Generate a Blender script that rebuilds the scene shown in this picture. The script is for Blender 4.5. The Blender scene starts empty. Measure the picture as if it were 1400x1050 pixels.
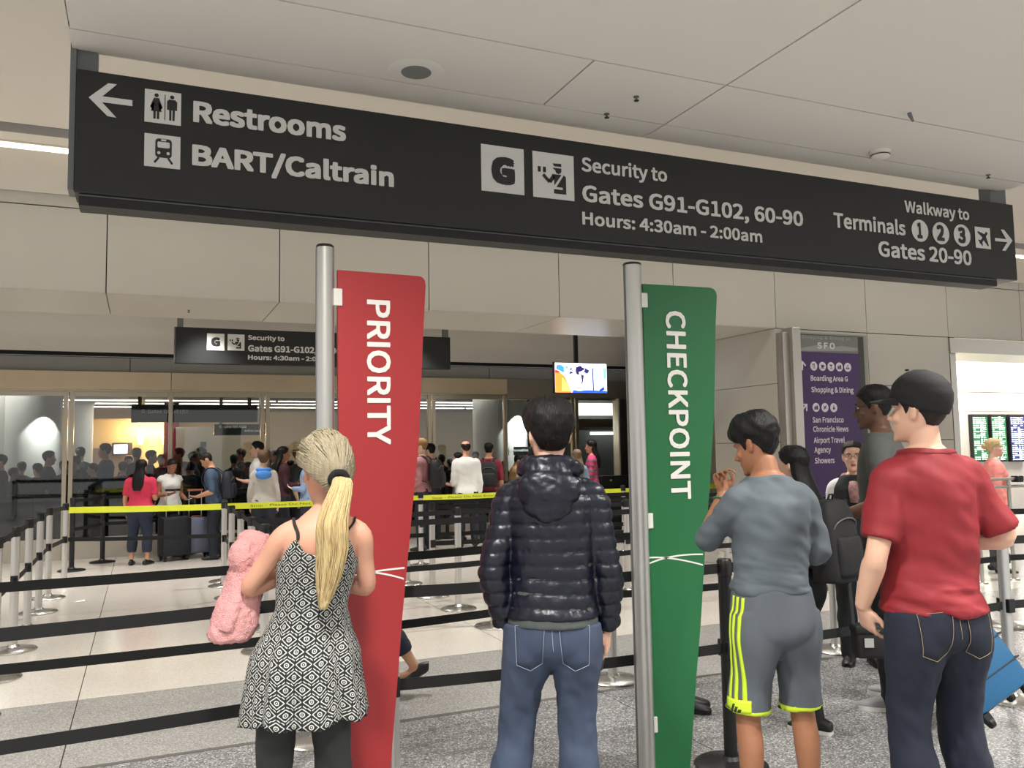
import bpy, bmesh, math, random
import numpy as np
from mathutils import Vector, Matrix, Quaternion

rnd = random.Random(7)
SC = bpy.context.scene
COL = SC.collection

# ------------------------------------------------------------------ camera
F_PX = 1158.6
YAW, PITCH, ROLL = math.radians(23.554), math.radians(4.435), math.radians(-0.9835)
CAM = Vector((0, 0, 1.52))
_f = Vector((math.sin(YAW)*math.cos(PITCH), math.cos(YAW)*math.cos(PITCH), math.sin(PITCH)))
_r0 = Vector((math.cos(YAW), -math.sin(YAW), 0)); _u0 = _r0.cross(_f)
_r = _r0*math.cos(ROLL) + _u0*math.sin(ROLL)
_u = -_r0*math.sin(ROLL) + _u0*math.cos(ROLL)
cam_data = bpy.data.cameras.new('camera')
cam_data.sensor_fit = 'HORIZONTAL'; cam_data.sensor_width = 36.0
cam_data.lens = F_PX/1400*36.0; cam_data.clip_start = 0.05; cam_data.clip_end = 200
cam = bpy.data.objects.new('camera', cam_data); COL.objects.link(cam)
M = Matrix((( _r.x, _u.x, -_f.x, CAM.x), (_r.y, _u.y, -_f.y, CAM.y), (_r.z, _u.z, -_f.z, CAM.z), (0,0,0,1)))
cam.matrix_world = M
SC.camera = cam

def ray(px, py):
    return _f + _r*((px-700)/F_PX) + _u*((525-py)/F_PX)
def atY(px, py, Y):
    d = ray(px, py); return CAM + d*(Y/d.y)
def atX(px, py, X):
    d = ray(px, py); return CAM + d*(X/d.x)
def atZ(px, py, Z=0.0):
    d = ray(px, py); return CAM + d*((Z-CAM.z)/d.z)
def atD(px, py, D):
    return CAM + ray(px, py)*D

# ------------------------------------------------------------------ view, world, large lamps
SC.view_settings.view_transform = 'Standard'
SC.view_settings.look = 'None'
SC.view_settings.gamma = 1.0
SC.view_settings.use_curve_mapping = False
SC.view_settings.exposure = 0.50
world = bpy.data.worlds.new('world'); SC.world = world; world.use_nodes = True
bg = world.node_tree.nodes['Background']
bg.inputs[0].default_value = (1.0, 0.985, 0.96, 1); bg.inputs[1].default_value = 0.62

def area(name, loc, size, power, color=(1,.965,.915), rot=(0,0,0), sy=None):
    l = bpy.data.lights.new(name, 'AREA'); l.energy = power; l.color = color
    l.shape = 'RECTANGLE' if sy else 'DISK'; l.size = size
    if sy: l.size_y = sy
    o = bpy.data.objects.new(name, l); COL.objects.link(o); o.location = loc; o.rotation_euler = rot
    return o
# unseen slab spots added to brighten the floor; channel lamps of the linear light
def spot(name, loc, power, size, blend=.6, color=(1,.98,.94)):
    l = bpy.data.lights.new(name, 'SPOT'); l.energy = power; l.color = color; l.spot_size = math.radians(size); l.spot_blend = blend; l.shadow_soft_size = .14
    o = bpy.data.objects.new(name, l); COL.objects.link(o); o.location = loc; return o
for x in (-3.2, 0.2, 3.6, 7.0):
    for y in (-2.6, 0.0, 1.7):
        spot('slab_fill', (x, y, 3.47), 365, 128)
for x in (-3.5, -.2, 3.2, 6.6, 10.0):
    area('channel_lamp', (x, 7.97, 4.06), 3.2, 5, (1,.97,.92), sy=.16)
# added unseen spots, under the soffit and channel ceiling, to brighten floor and crowd
for x in (-3.5, -.6, 2.4, 5.4):
    spot('soffit_fill', (x, 10.7, 3.6), 250, 96)
    spot('soffit_fill', (x+1.4, 12.5, 3.6), 210, 92)
for x in (-4.0, -1.2, 1.6, 4.4, 7.2, 10.0):
    spot('floor_fill', (x, 6.1, 4.1), 330, 88)
# ------------------------------------------------------------------ materials
_m = {}
def hexc(r, g, b):
    f = lambda c: (c/255/12.92) if c/255 <= .04045 else ((c/255+.055)/1.055)**2.4
    return (f(r), f(g), f(b), 1)
def mat(name, col=(200,200,200), rough=.5, metal=0., bump=0., bscale=40., var=0., vscale=6., spec=None, emit=None, estr=1., stretch=None, coat=0., sheen=0.):
    if name in _m: return _m[name]
    m = bpy.data.materials.new(name); m.use_nodes = True; _m[name] = m
    nt = m.node_tree; b = nt.nodes['Principled BSDF']
    c = hexc(*col); b.inputs['Base Color'].default_value = c
    b.inputs['Roughness'].default_value = rough; b.inputs['Metallic'].default_value = metal
    if spec is not None: b.inputs['Specular IOR Level'].default_value = spec
    if coat: b.inputs['Coat Weight'].default_value = coat
    if sheen: b.inputs['Sheen Weight'].default_value = sheen
    if emit:
        b.inputs['Emission Color'].default_value = hexc(*emit); b.inputs['Emission Strength'].default_value = estr
    if bump or var:
        tc = nt.nodes.new('ShaderNodeTexCoord'); mp = nt.nodes.new('ShaderNodeMapping')
        nt.links.new(tc.outputs['Object'], mp.inputs[0])
        if stretch: mp.inputs['Scale'].default_value = stretch
    if var:
        n = nt.nodes.new('ShaderNodeTexNoise'); n.inputs['Scale'].default_value = vscale; n.inputs['Detail'].default_value = 4
        nt.links.new(mp.outputs[0], n.inputs['Vector'])
        mx = nt.nodes.new('ShaderNodeMixRGB'); mx.blend_type = 'MIX'
        mx.inputs[1].default_value = (max(0,c[0]*(1-var)), max(0,c[1]*(1-var)), max(0,c[2]*(1-var)), 1)
        mx.inputs[2].default_value = (min(1,c[0]*(1+var)), min(1,c[1]*(1+var)), min(1,c[2]*(1+var)), 1)
        nt.links.new(n.outputs['Fac'], mx.inputs[0]); nt.links.new(mx.outputs[0], b.inputs['Base Color'])
    if bump:
        n2 = nt.nodes.new('ShaderNodeTexNoise'); n2.inputs['Scale'].default_value = bscale; n2.inputs['Detail'].default_value = 3
        nt.links.new(mp.outputs[0], n2.inputs['Vector'])
        bp = nt.nodes.new('ShaderNodeBump'); bp.inputs['Strength'].default_value = bump; bp.inputs['Distance'].default_value = .01
        nt.links.new(n2.outputs['Fac'], bp.inputs['Height']); nt.links.new(bp.outputs[0], b.inputs['Normal'])
    return m
def terrazzo(name, base, light, dark, rough, amt=.5, scale=190.):
    m = bpy.data.materials.new(name); m.use_nodes = True; _m[name] = m
    nt = m.node_tree; b = nt.nodes['Principled BSDF']; b.inputs['Roughness'].default_value = rough
    tc = nt.nodes.new('ShaderNodeTexCoord')
    v = nt.nodes.new('ShaderNodeTexVoronoi'); v.inputs['Scale'].default_value = scale
    nt.links.new(tc.outputs['Object'], v.inputs['Vector'])
    sep = nt.nodes.new('ShaderNodeSeparateColor'); nt.links.new(v.outputs['Color'], sep.inputs[0])
    cr = nt.nodes.new('ShaderNodeValToRGB'); nt.links.new(sep.outputs[0], cr.inputs[0])
    e = cr.color_ramp.elements
    e[0].position = 0.0; e[0].color = hexc(*dark); e[1].position = 1.0; e[1].color = hexc(*light)
    x = e.new(.5-amt*.5); x.color = hexc(*base); x = e.new(.5+amt*.5); x.color = hexc(*base)
    n = nt.nodes.new('ShaderNodeTexNoise'); n.inputs['Scale'].default_value = 1.3; n.inputs['Detail'].default_value = 3
    nt.links.new(tc.outputs['Object'], n.inputs['Vector'])
    mx = nt.nodes.new('ShaderNodeMixRGB'); mx.blend_type = 'MULTIPLY'; mx.inputs[0].default_value = .16
    nt.links.new(cr.outputs[0], mx.inputs[1]); nt.links.new(n.outputs['Fac'], mx.inputs[2])
    nt.links.new(mx.outputs[0], b.inputs['Base Color'])
    return m
def glass_mat(name, tint, refl=.12):
    m = bpy.data.materials.new(name); m.use_nodes = True; _m[name] = m
    nt = m.node_tree; nt.nodes.clear()
    out = nt.nodes.new('ShaderNodeOutputMaterial')
    tr = nt.nodes.new('ShaderNodeBsdfTransparent'); tr.inputs[0].default_value = (*tint, 1)
    gl = nt.nodes.new('ShaderNodeBsdfGlossy'); gl.inputs['Roughness'].default_value = .02
    fr = nt.nodes.new('ShaderNodeFresnel'); fr.inputs[0].default_value = 1.5
    ad = nt.nodes.new('ShaderNodeMath'); ad.operation = 'ADD'; ad.inputs[1].default_value = refl-.04
    nt.links.new(fr.outputs[0], ad.inputs[0])
    mx = nt.nodes.new('ShaderNodeMixShader')
    nt.links.new(ad.outputs[0], mx.inputs[0]); nt.links.new(tr.outputs[0], mx.inputs[1]); nt.links.new(gl.outputs[0], mx.inputs[2])
    nt.links.new(mx.outputs[0], out.inputs[0])
    return m

WHITE_PANEL = mat('white_panel', (186,182,172), .38, var=.03, vscale=1.2)
CEIL = mat('ceiling_paint', (228,223,214), .75, var=.02, vscale=1.0)
CEIL_HI = mat('upper_ceiling_paint', (222,216,205), .8)
GROOVE = mat('joint_dark', (52,50,46), .9)  # one dark colour for joints and the backing behind panels
DARK_GAP = mat('dark_slot', (18,18,18), .9)
SIGN_BLACK = mat('sign_black', (30,32,32), .42, bump=.03, bscale=300)
SIGN_DARKER = mat('sign_rail_black', (20,21,22), .5)
LETTER = mat('letter_white', (214,214,210), .55)
LETTER_W = mat('letter_bright', (236,232,226), .55)
ICON_DARK = mat('icon_dark', (34,35,36), .5)
STEEL = mat('brushed_steel', (196,192,184), .34, 1., bump=.02, bscale=60, stretch=(40,40,.6))
STEEL_SIGN = mat('satin_pole', (200,199,194), .38, .85, stretch=(40,40,.6), bump=.02)
GREY_METAL = mat('grey_bracket', (112,116,116), .5, .3)
BLACK_METAL = mat('black_powder_coat', (24,24,25), .45, .2)
BELT = mat('black_webbing', (13,14,14), .75, bump=.15, bscale=500)
YELLOW = mat('yellow_webbing', (244,252,66), .6, bump=.1, bscale=500)
STONE = mat('beige_header', (192,176,148), .34, .2, var=.12, vscale=1.6, stretch=(1.5,1,.3))
FRAME = mat('bronze_steel_frame', (178,168,150), .3, .9, var=.05, vscale=2.0)
PLASTER = mat('soffit_plaster', (196,192,184), .85)
GREYBAND = mat('grey_band', (132,130,125), .7)
KICK = mat('kick_plate', (188,180,168), .45, .2)
RED_PANEL = mat('red_panel', (164,46,48), .42, bump=.02, bscale=200)
GREEN_PANEL = mat('green_panel', (28,104,58), .42, bump=.02, bscale=200)
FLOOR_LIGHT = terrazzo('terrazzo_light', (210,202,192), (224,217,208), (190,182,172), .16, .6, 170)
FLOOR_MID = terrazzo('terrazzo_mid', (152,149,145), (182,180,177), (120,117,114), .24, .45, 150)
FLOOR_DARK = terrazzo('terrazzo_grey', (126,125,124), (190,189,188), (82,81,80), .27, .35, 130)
GLASS = glass_mat('glass', (.80,.825,.82), .055)
def lamp_mat(name, c, s): return mat(name, c, .5, emit=c, estr=s)

# ------------------------------------------------------------------ mesh builder
class MB:
    def __init__(s): s.v = []; s.f = []
    def add(s, v, f):
        o = len(s.v); s.v += [tuple(p) for p in v]; s.f += [tuple(i+o for i in q) for q in f]; return s
    def box(s, x0, x1, y0, y1, z0, z1, c=0.):
        if c <= 0:
            v = [(x,y,z) for z in (z0,z1) for y in (y0,y1) for x in (x0,x1)]
            return s.add(v, [(0,2,3,1),(4,5,7,6),(0,1,5,4),(2,6,7,3),(0,4,6,2),(1,3,7,5)])
        b = bmesh.new(); bmesh.ops.create_cube(b, size=1)
        for p in b.verts: p.co = ((x0+x1)/2+p.co.x*(x1-x0), (y0+y1)/2+p.co.y*(y1-y0), (z0+z1)/2+p.co.z*(z1-z0))
        c = min(c, .49*min(x1-x0,y1-y0,z1-z0))
        bmesh.ops.bevel(b, geom=b.edges[:]+b.verts[:], offset=c, segments=2, affect='EDGES', profile=.5)
        return s.bm(b)
    def bm(s, b):
        b.verts.index_update(); s.add([p.co[:] for p in b.verts], [[p.index for p in q.verts] for q in b.faces]); b.free(); return s
    def lathe(s, prof, n=24, at=(0,0,0)):
        v = []; f = []
        for r, z in prof:
            for i in range(n):
                a = 2*math.pi*i/n; v.append((at[0]+r*math.cos(a), at[1]+r*math.sin(a), at[2]+z))
        for j in range(len(prof)-1):
            for i in range(n):
                k = (i+1) % n; f.append((j*n+i, j*n+k, (j+1)*n+k, (j+1)*n+i))
        f.append(tuple(reversed(range(n)))); f.append(tuple((len(prof)-1)*n+i for i in range(n)))
        return s.add(v, f)
    def tube(s, pts, rad, n=10, flat=1.0):
        pts = [Vector(p) for p in pts]; k = len(pts)
        if not hasattr(rad, '__len__'): rad = [rad]*k
        v = []; f = []; up = None
        for i, p in enumerate(pts):
            t = (pts[min(i+1,k-1)]-pts[max(i-1,0)]).normalized()
            if up is None:
                up = Vector((0,0,1)) if abs(t.z) < .9 else Vector((0,1,0))
            a = t.cross(up); a.normalize(); b2 = a.cross(t).normalized(); up = b2
            for j in range(n):
                w = 2*math.pi*j/n; v.append(p + a*(math.cos(w)*rad[i]) + b2*(math.sin(w)*rad[i]*flat))
        for i in range(k-1):
            for j in range(n):
                j2 = (j+1) % n; f.append((i*n+j, i*n+j2, (i+1)*n+j2, (i+1)*n+j))
        f.append(tuple(reversed(range(n)))); f.append(tuple((k-1)*n+j for j in range(n)))
        return s.add(v, f)
    def ell(s, c, r, n=12, m=8, rot=None):
        v = []; f = []
        for i in range(m+1):
            a = math.pi*i/m
            for j in range(n):
                b = 2*math.pi*j/n
                p = Vector((r[0]*math.sin(a)*math.cos(b), r[1]*math.sin(a)*math.sin(b), r[2]*math.cos(a)))
                if rot: p = rot @ p
                v.append((c[0]+p.x, c[1]+p.y, c[2]+p.z))
        for i in range(m):
            for j in range(n):
                k = (j+1) % n; f.append((i*n+j, (i+1)*n+j, (i+1)*n+k, i*n+k))
        return s.add(v, f)
    def prism(s, poly, frame, d):
        """outline in a plane (origin, e1, e2, normal) pulled out by d along the normal"""
        o, e1, e2, nn = [Vector(q) for q in frame]; k = len(poly)
        v = [o+e1*p[0]+e2*p[1] for p in poly]; v += [p+nn*d for p in v]
        f = [tuple(reversed(range(k))), tuple(range(k, 2*k))]
        f += [(i, (i+1) % k, k+(i+1) % k, k+i) for i in range(k)]
        return s.add(v, f)
    def mesh(s, name, smooth=False):
        me = bpy.data.meshes.new(name); me.from_pydata([tuple(p) for p in s.v], [], s.f); me.update()
        b = bmesh.new(); b.from_mesh(me); bmesh.ops.remove_doubles(b, verts=b.verts, dist=1e-6)
        bmesh.ops.recalc_face_normals(b, faces=b.faces); b.to_mesh(me); b.free()
        if smooth:
            me.shade_smooth()
            if smooth != 'all': me.set_sharp_from_angle(angle=math.radians(40))
        return me
    def obj(s, name, m, parent=None, smooth=False):
        return link(name, s.mesh(name, smooth), m, parent)
def link(name, me, m, parent=None, loc=None):
    o = bpy.data.objects.new(name, me); COL.objects.link(o)
    if m is not None and me is not None:
        for q in (m if isinstance(m, (list, tuple)) else [m]): me.materials.append(q)
    if parent is not None: o.parent = parent
    if loc is not None: o.location = loc
    return o
def tag(o, label=None, cat=None, group=None, kind=None):
    if label: o['label'] = label
    if cat: o['category'] = cat
    if group: o['group'] = group
    if kind: o['kind'] = kind
    return o
def empty(name, loc=(0,0,0), rz=0., label=None, cat=None, group=None, kind=None):
    o = bpy.data.objects.new(name, None); COL.objects.link(o); o.location = loc; o.rotation_euler = (0,0,rz)
    o.empty_display_size = .1
    return tag(o, label, cat, group, kind)
def copy_tree(o, parent=None):
    c = o.copy(); COL.objects.link(c); c.parent = parent
    for ch in list(o.children): copy_tree(ch, c)
    return c
def struct(name, mb, m, parent=None, smooth=False):
    o = mb.obj(name, m, parent, smooth)
    if parent is None: o['kind'] = 'structure'
    return o

# ------------------------------------------------------------------ writing
import os
SANS = None
try:                                   # the plain sans that ships with Blender; the built-in face if it is missing
    SANS = bpy.data.fonts.load(os.path.join(bpy.utils.system_resource('DATAFILES'), 'fonts', 'Noto Sans CJK Regular.woff2'))
except Exception:
    SANS = None
_tc = {}
def text_mesh(body, bold=.0, spacing=1.0, sans=True):
    key = (body, bold, spacing, sans)
    if key in _tc: return _tc[key]
    cu = bpy.data.curves.new('lettering', 'FONT'); cu.body = body; cu.size = 1.0
    if sans and SANS: cu.font = SANS
    cu.offset = bold; cu.space_character = spacing; cu.resolution_u = 3
    ob = bpy.data.objects.new('lettering_source', cu); COL.objects.link(ob)
    dg = bpy.context.evaluated_depsgraph_get()
    me = bpy.data.meshes.new_from_object(ob.evaluated_get(dg))
    v = np.array([p.co[:] for p in me.vertices]); f = [tuple(p.vertices) for p in me.polygons]
    bpy.data.objects.remove(ob); bpy.data.curves.remove(cu); bpy.data.meshes.remove(me)
    _tc[key] = (v, f); return v, f
def lettering(body, frame, u0, u1, v0, cap, m, parent, bold=.018, spacing=1.0, lift=.002, sans=True):
    """text in a plane: from u0 to u1 along e1 on the baseline v0, capitals cap high; heavier strokes come from shifted copies"""
    v, f = text_mesh(body, 0., spacing, sans)
    h = text_mesh('H', 0., 1.0, sans)[0]; h0, h1 = h[:,1].min(), h[:,1].max()
    bold = bold if SANS or not sans else bold
    o, e1, e2, nn = [Vector(q) for q in frame]
    x0, x1 = v[:,0].min()-bold, v[:,0].max()+bold
    sx = (u1-u0)/(x1-x0); sy = cap/(h1-h0+2*bold)
    P = []; Fs = []
    sh = [(0, 0)] if bold <= 0 else [(bold*a, bold*b) for a, b in ((.9,.9),(.9,-.9),(-.9,.9),(-.9,-.9),(1,0),(-1,0),(0,1),(0,-1))]
    for i, (dx, dy) in enumerate(sh):
        k = len(P); lf = lift+.00012*i
        P += [tuple(o+e1*(u0+(p[0]+dx-x0)*sx)+e2*(v0+(p[1]+dy-h0+bold)*sy)+nn*lf) for p in v]
        Fs += [tuple(i+k for i in q) for q in f]
    me = bpy.data.meshes.new('lettering'); me.from_pydata(P, [], Fs); me.update()
    return link('lettering', me, m, parent)
# ------------------------------------------------------------------ SETTING
# floor: a bed with terrazzo fields divided by joints, each field a tile of its own
floor = struct('floor', MB().box(-9, 18, -5, 32, -.2, -.012), GROOVE)
def tiles(xs, ys, m):
    for x0, x1 in zip(xs[:-1], xs[1:]):
        for y0, y1 in zip(ys[:-1], ys[1:]):
            MB().box(x0+.003, x1-.003, y0+.003, y1-.003, -.02, 0.0).obj('tile', m, floor)
xs = [-9, -6.35, -3.35, -.35, 2.65, 5.65, 8.65, 11.65, 14.65, 18]
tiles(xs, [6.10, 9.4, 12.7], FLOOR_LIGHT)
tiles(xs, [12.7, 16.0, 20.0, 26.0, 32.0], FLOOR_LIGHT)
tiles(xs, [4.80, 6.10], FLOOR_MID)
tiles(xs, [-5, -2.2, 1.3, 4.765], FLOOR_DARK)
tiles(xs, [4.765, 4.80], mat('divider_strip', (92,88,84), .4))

# lowered ceiling slab over the camera, its far lip curving up into the channel
SLAB_Z = 3.50
E1 = 4.62                                    # last joint before the lip
SX0 = atZ(95, 46, SLAB_Z).x; SX1 = atZ(1389, 256, SLAB_Z).x
JX = [atZ(812, 83, SLAB_Z).x, atZ(991, 118, SLAB_Z).x]
JY1 = (atZ(350, 79, SLAB_Z).y+atZ(905, 171, SLAB_Z).y)/2
JY2 = (atZ(700, 59, SLAB_Z).y+atZ(990, 118, SLAB_Z).y)/2
ceiling = struct('ceiling', MB().box(SX0+.02, SX1-.02, -4.9, JY1-.02, SLAB_Z+.03, SLAB_Z+.16), GROOVE)
def slab(x0, x1, y0, y1):
    g = .006
    MB().box(x0+g, x1-g, y0+g, y1-g, SLAB_Z, SLAB_Z+.05).obj('panel', CEIL, ceiling)
bigx = [SX0, JX[1]-3.6, JX[1], SX1]
bigx = sorted(set(x for x in bigx if SX0 <= x <= SX1))
for a, b in zip(bigx[:-1], bigx[1:]):
    if b-a < .4: continue
    for y0, y1 in ((-4.9, -1.9), (-1.9, 1.0), (1.0, JY2)): slab(a, b, y0, y1)
for a, b in zip([SX0, JX[0], JX[1]], [JX[0], JX[1], SX1]): slab(a, b, JY2, JY1)
def lip(x0, x1):
    mb = MB(); n = 12; prof = []
    for i in range(n+1):
        t = i/n; ang = t*math.radians(62)
        prof.append((JY1+.006+.10+.62*math.sin(ang), SLAB_Z+.62*(1-math.cos(ang))))
    prof = [(JY1+.006, SLAB_Z)]+prof
    v = []; k = len(prof)
    for x in (x0, x1):
        v += [(x, y, z) for y, z in prof] + [(x, y, z+.04) for y, z in prof]
    f = []
    for i in range(k-1):
        f += [(i, i+1, 2*k+i+1, 2*k+i), (k+i, 3*k+i, 3*k+i+1, k+i+1), (i, k+i, k+i+1, i+1), (2*k+i, 2*k+i+1, 3*k+i+1, 3*k+i)]
    f += [(0, 2*k, 3*k, k), (k-1, 2*k-1, 4*k-1, 3*k-1)]
    mb.add(v, f); mb.obj('lip_panel', CEIL, ceiling, smooth=True)
lip(SX0, JX[1]-.006); lip(JX[1]+.006, SX1)
MB().box(SX0, SX1, JY1-.02, JY1+.02, SLAB_Z+.012, SLAB_Z+.035).obj('joint_backing', GROOVE, ceiling)
# sides of the slab
for x in (SX0-.012, SX1): MB().box(x, x+.012, -4.9, JY1, SLAB_Z+.01, SLAB_Z+.5).obj('side_panel', CEIL, ceiling)

# upper ceiling, dark slot, cove with the linear light
UP = 4.16
uc = struct('ceiling_upper', MB().box(-9, 18, -5, 7.52, UP, UP+.1), CEIL_HI)
MB().box(-9, 18, 7.52, 7.70, UP+.06, UP+.12).obj('slot', DARK_GAP, uc)
mb = MB()
prof = [(7.70, UP-.015), (8.45, UP-.02), (8.70, UP-.06), (8.84, UP-.13), (8.885, 4.00)]
v = []; f = []; k = len(prof)
for x in (-9, 18): v += [(x, y, z) for y, z in prof]+[(x, y+.03, z+.1) for y, z in prof]
for i in range(k-1): f += [(i, i+1, 2*k+i+1, 2*k+i), (k+i, 3*k+i, 3*k+i+1, k+i+1), (i, k+i, k+i+1, i+1), (2*k+i, 2*k+i+1, 3*k+i+1, 3*k+i)]
f += [(0, 2*k, 3*k, k), (k-1, 2*k-1, 4*k-1, 3*k-1)]
mb.add(v, f); mb.obj('cove', CEIL_HI, uc, smooth=True)
NTH = ['first','second','third','fourth','fifth','sixth','seventh','eighth','ninth','tenth','eleventh','twelfth']
lt = lamp_mat('tube_glow', (255,250,238), 2.6)
for i, x0 in enumerate(np.arange(-8.8, 17.5, 2.4)):
    t = empty('linear_light', (x0+1.2, 7.97, UP-.03), label='slim linear ceiling light behind the large black sign, %s section from the left' % NTH[i], cat='light', group='linear lights in the ceiling channel')
    MB().box(-1.17, 1.17, -.07, .07, 0, .015).obj('housing', CEIL_HI, t)
    MB().box(-1.17, 1.17, -.05, .05, -.012, 0, .004).obj('diffuser', lt, t)

# the far wall: white fascia panels, its underside, the jamb and the wall to the right
FY = 8.90
fx = [atY(p, q, FY).x for p, q in ((146,340),(380.3,355),(584,372),(760,385),(916,370),(1057,405),(1182,416),(1294.5,422))]
st = (fx[-1]-fx[0])/7
fx = [fx[0]+st*i for i in range(-4, 13)]
ZB = np.mean([atY(p, q, FY).z for p, q in ((0,393),(144,401),(350,411),(585,425),(977,444.5))])
ZT = np.mean([atY(p, q, FY).z for p, q in ((0,274.5),(350,306),(700,338),(1050,368),(1400,397))])
wall = struct('wall_back', MB().box(-9, 18, FY+.03, FY+.12, ZB+.02, 4.05), GROOVE)
XC = atY(1060, 470, FY).x                    # right corner of the opening
XD = atY(1297, 470, FY).x                    # left edge of the doorway on the right
def panel(x0, x1, z0, z1, parent=wall, m=WHITE_PANEL, y=FY):
    return MB().box(x0+.005, x1-.005, y, y+.028, z0+.005, z1-.005, .002).obj('panel', m, parent)
for a, b in zip(fx[:-1], fx[1:]):
    panel(a, b, ZB, ZT); panel(a, b, ZT, 4.02)
# underside
IY = np.mean([atZ(p, q, ZB).y for p, q in ((0,425),(149,430),(358,440))])
u = struct('trim_1', MB().box(-9, XC, FY+.03, IY, ZB+.03, ZB+.10), GROOVE)
for a, b in zip(fx[:-1], fx[1:]):
    if a > XC-.1: break
    MB().box(a+.005, min(b, XC)-.005, FY+.005, IY, ZB, ZB+.035).obj('panel', WHITE_PANEL, u)
MB().box(-9, XC, IY-.03, IY, ZB+.03, 3.75).obj('inner_face', PLASTER, u)
# jamb facing the queue
jb = struct('wall_right', MB().box(XC+.03, XC+.12, FY+.05, IY, 0, 3.75), GROOVE)
jz = [0, .78, 1.56, 2.34, ZB]
for a, b in zip(jz[:-1], jz[1:]):
    MB().box(XC, XC+.03, FY+.004, IY-.004, a+.004, b-.004).obj('panel', WHITE_PANEL, jb)
XE = 11.2                                    # the queue bay reaches on behind the front wall
struct('wall_side', MB().box(XE, XE+.1, FY+.15, 14.5, 0, 3.75), mat('dark_stone', (84,80,74), .3))
# front wall right of the opening, down to the floor
wr = struct('wall_front', MB().box(XC+.03, XD, FY+.03, FY+.12, 0, ZB), GROOVE)
cx = [XC-.004]+[x for x in fx if XC+.2 < x < XD-.2]+[XD]
for a, b in zip(cx[:-1], cx[1:]):
    for z0, z1 in zip(jz[:-1], jz[1:]): panel(a, b, z0, z1, wr)
# doorway on the right with its steel header and post
d1 = struct('door_1', MB().box(XD, 18, FY-.03, FY+.9, ZB-.23, ZB-.01, .005), STEEL)
px0 = atY(1311, 560, FY).x
MB().box(px0, px0+.13, FY+.1, FY+.55, 0, ZB-.22, .01).obj('post', STEEL, d1)
MB().box(XD, px0, FY+.2, FY+.24, 0, ZB-.22).obj('return_panel', WHITE_PANEL, d1)
MB().box(px0+.13, px0+.18, FY+.56, FY+.62, 0, ZB-.22).obj('frame', mat('dark_bronze', (70,62,54), .4, .5), d1)

# bright lobby beyond the doorway
LW = 13.2
lw = struct('wall_lobby', MB().box(8.2, 24, LW+.03, LW+.15, 0, 3.6), GROOVE)
lz = [0, 1.02, 1.15, 2.62, 2.72, 3.55]
lobby_white = mat('lobby_white', (228,224,214), .5)
for x0 in np.arange(8.3, 23, 1.5):
    MB().box(x0+.005, x0+1.495, LW, LW+.04, 0.0, 2.19).obj('panel', mat('lobby_taupe', (186,180,172), .5), lw)
    MB().box(x0+.005, x0+1.495, LW, LW+.04, 2.20, 2.62).obj('panel', lobby_white, lw)
    MB().box(x0+.005, x0+1.495, LW-.02, LW+.04, 2.63, 3.5).obj('panel', lobby_white, lw)
struct('ceiling_lobby', MB().box(8.2, 24, FY+.9, LW+.1, 3.5, 3.6), CEIL_HI)

# soffit recess over the queue
GY = 14.40
n = 10; prof = [(IY, 3.66)]
for i in range(n+1):
    a = i/n*math.pi/2; prof.append((12.9+1.1*math.sin(a), 3.66-.42*(1-math.cos(a))))
prof.append((14.02, 3.08))
v = []; k = len(prof); f = []
for x in (-9, XE): v += [(x, y, z) for y, z in prof]+[(x, y+.08, z+.08) for y, z in prof]
for i in range(k-1): f += [(i, i+1, 2*k+i+1, 2*k+i), (k+i, 3*k+i, 3*k+i+1, k+i+1), (i, k+i, k+i+1, i+1), (2*k+i, 2*k+i+1, 3*k+i+1, 3*k+i)]
f += [(0, 2*k, 3*k, k), (k-1, 2*k-1, 4*k-1, 3*k-1)]
mb = MB().add(v, f); struct('ceiling_soffit', mb, PLASTER, smooth=True)
ZG = [atY(0, q, GY).z for q in (481, 486, 506, 534)]
struct('trim_2', MB().box(-9, XE, 14.08, 14.2, ZG[1], ZG[0]+.05), DARK_GAP)
gb = struct('trim_3', MB().box(-9, XE, GY, GY+.05, ZG[2], ZG[1]+.02), GROOVE)
for x0 in np.arange(-9.2, XE, 3.0):
    MB().box(x0+.006, min(x0+3, XE)-.006, GY-.06, GY+.02, ZG[2], ZG[1]).obj('panel', GREYBAND, gb)

# glass wall: header, frames, panes, kick plates
MX = [-1.04+1.434*i for i in range(-5, 9)]
hd = struct('window_1', MB().box(-9, XE, GY-.02, GY+.14, ZG[3], ZG[3]+.03), FRAME)
for a, b in zip(MX[:10:2], MX[2:12:2]):
    MB().box(a+.004, b-.004, GY-.12, GY+.1, ZG[3]+.03, ZG[2]-.004, .003).obj('header_panel', STONE, hd)
MB().box(MX[10], XE, GY-.10, GY+.1, ZG[3]-.03, ZG[2]-.004, .003).obj('header_panel', mat('grey_header', (150,144,132), .3, .5), hd)
for i, x in enumerate(MX):
    for dx in ((-.065, .02) if i % 2 else (-.03,)):
        MB().box(x+dx, x+dx+.06, GY-.03, GY+.05, 0, ZG[3], .004).obj('mullion', FRAME, hd)
for a, b in zip(MX[:-1], MX[1:]):
    MB().box(a+.04, b-.04, GY, GY+.04, ZG[3]-.07, ZG[3], .004).obj('rail', FRAME, hd)
    MB().box(a+.05, b-.05, GY+.012, GY+.024, .31, ZG[3]-.07).obj('pane', GLASS, hd)
    MB().box(a+.04, b-.04, GY-.005, GY+.045, .0, .31, .004).obj('kick_plate', KICK, hd)

sp = atY(852, 600, GY).x
MB().box(sp-.16, sp+.16, GY-.12, GY+.12, 0, ZG[3]-.03, .02).obj('steel_post', STEEL, hd)
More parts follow.
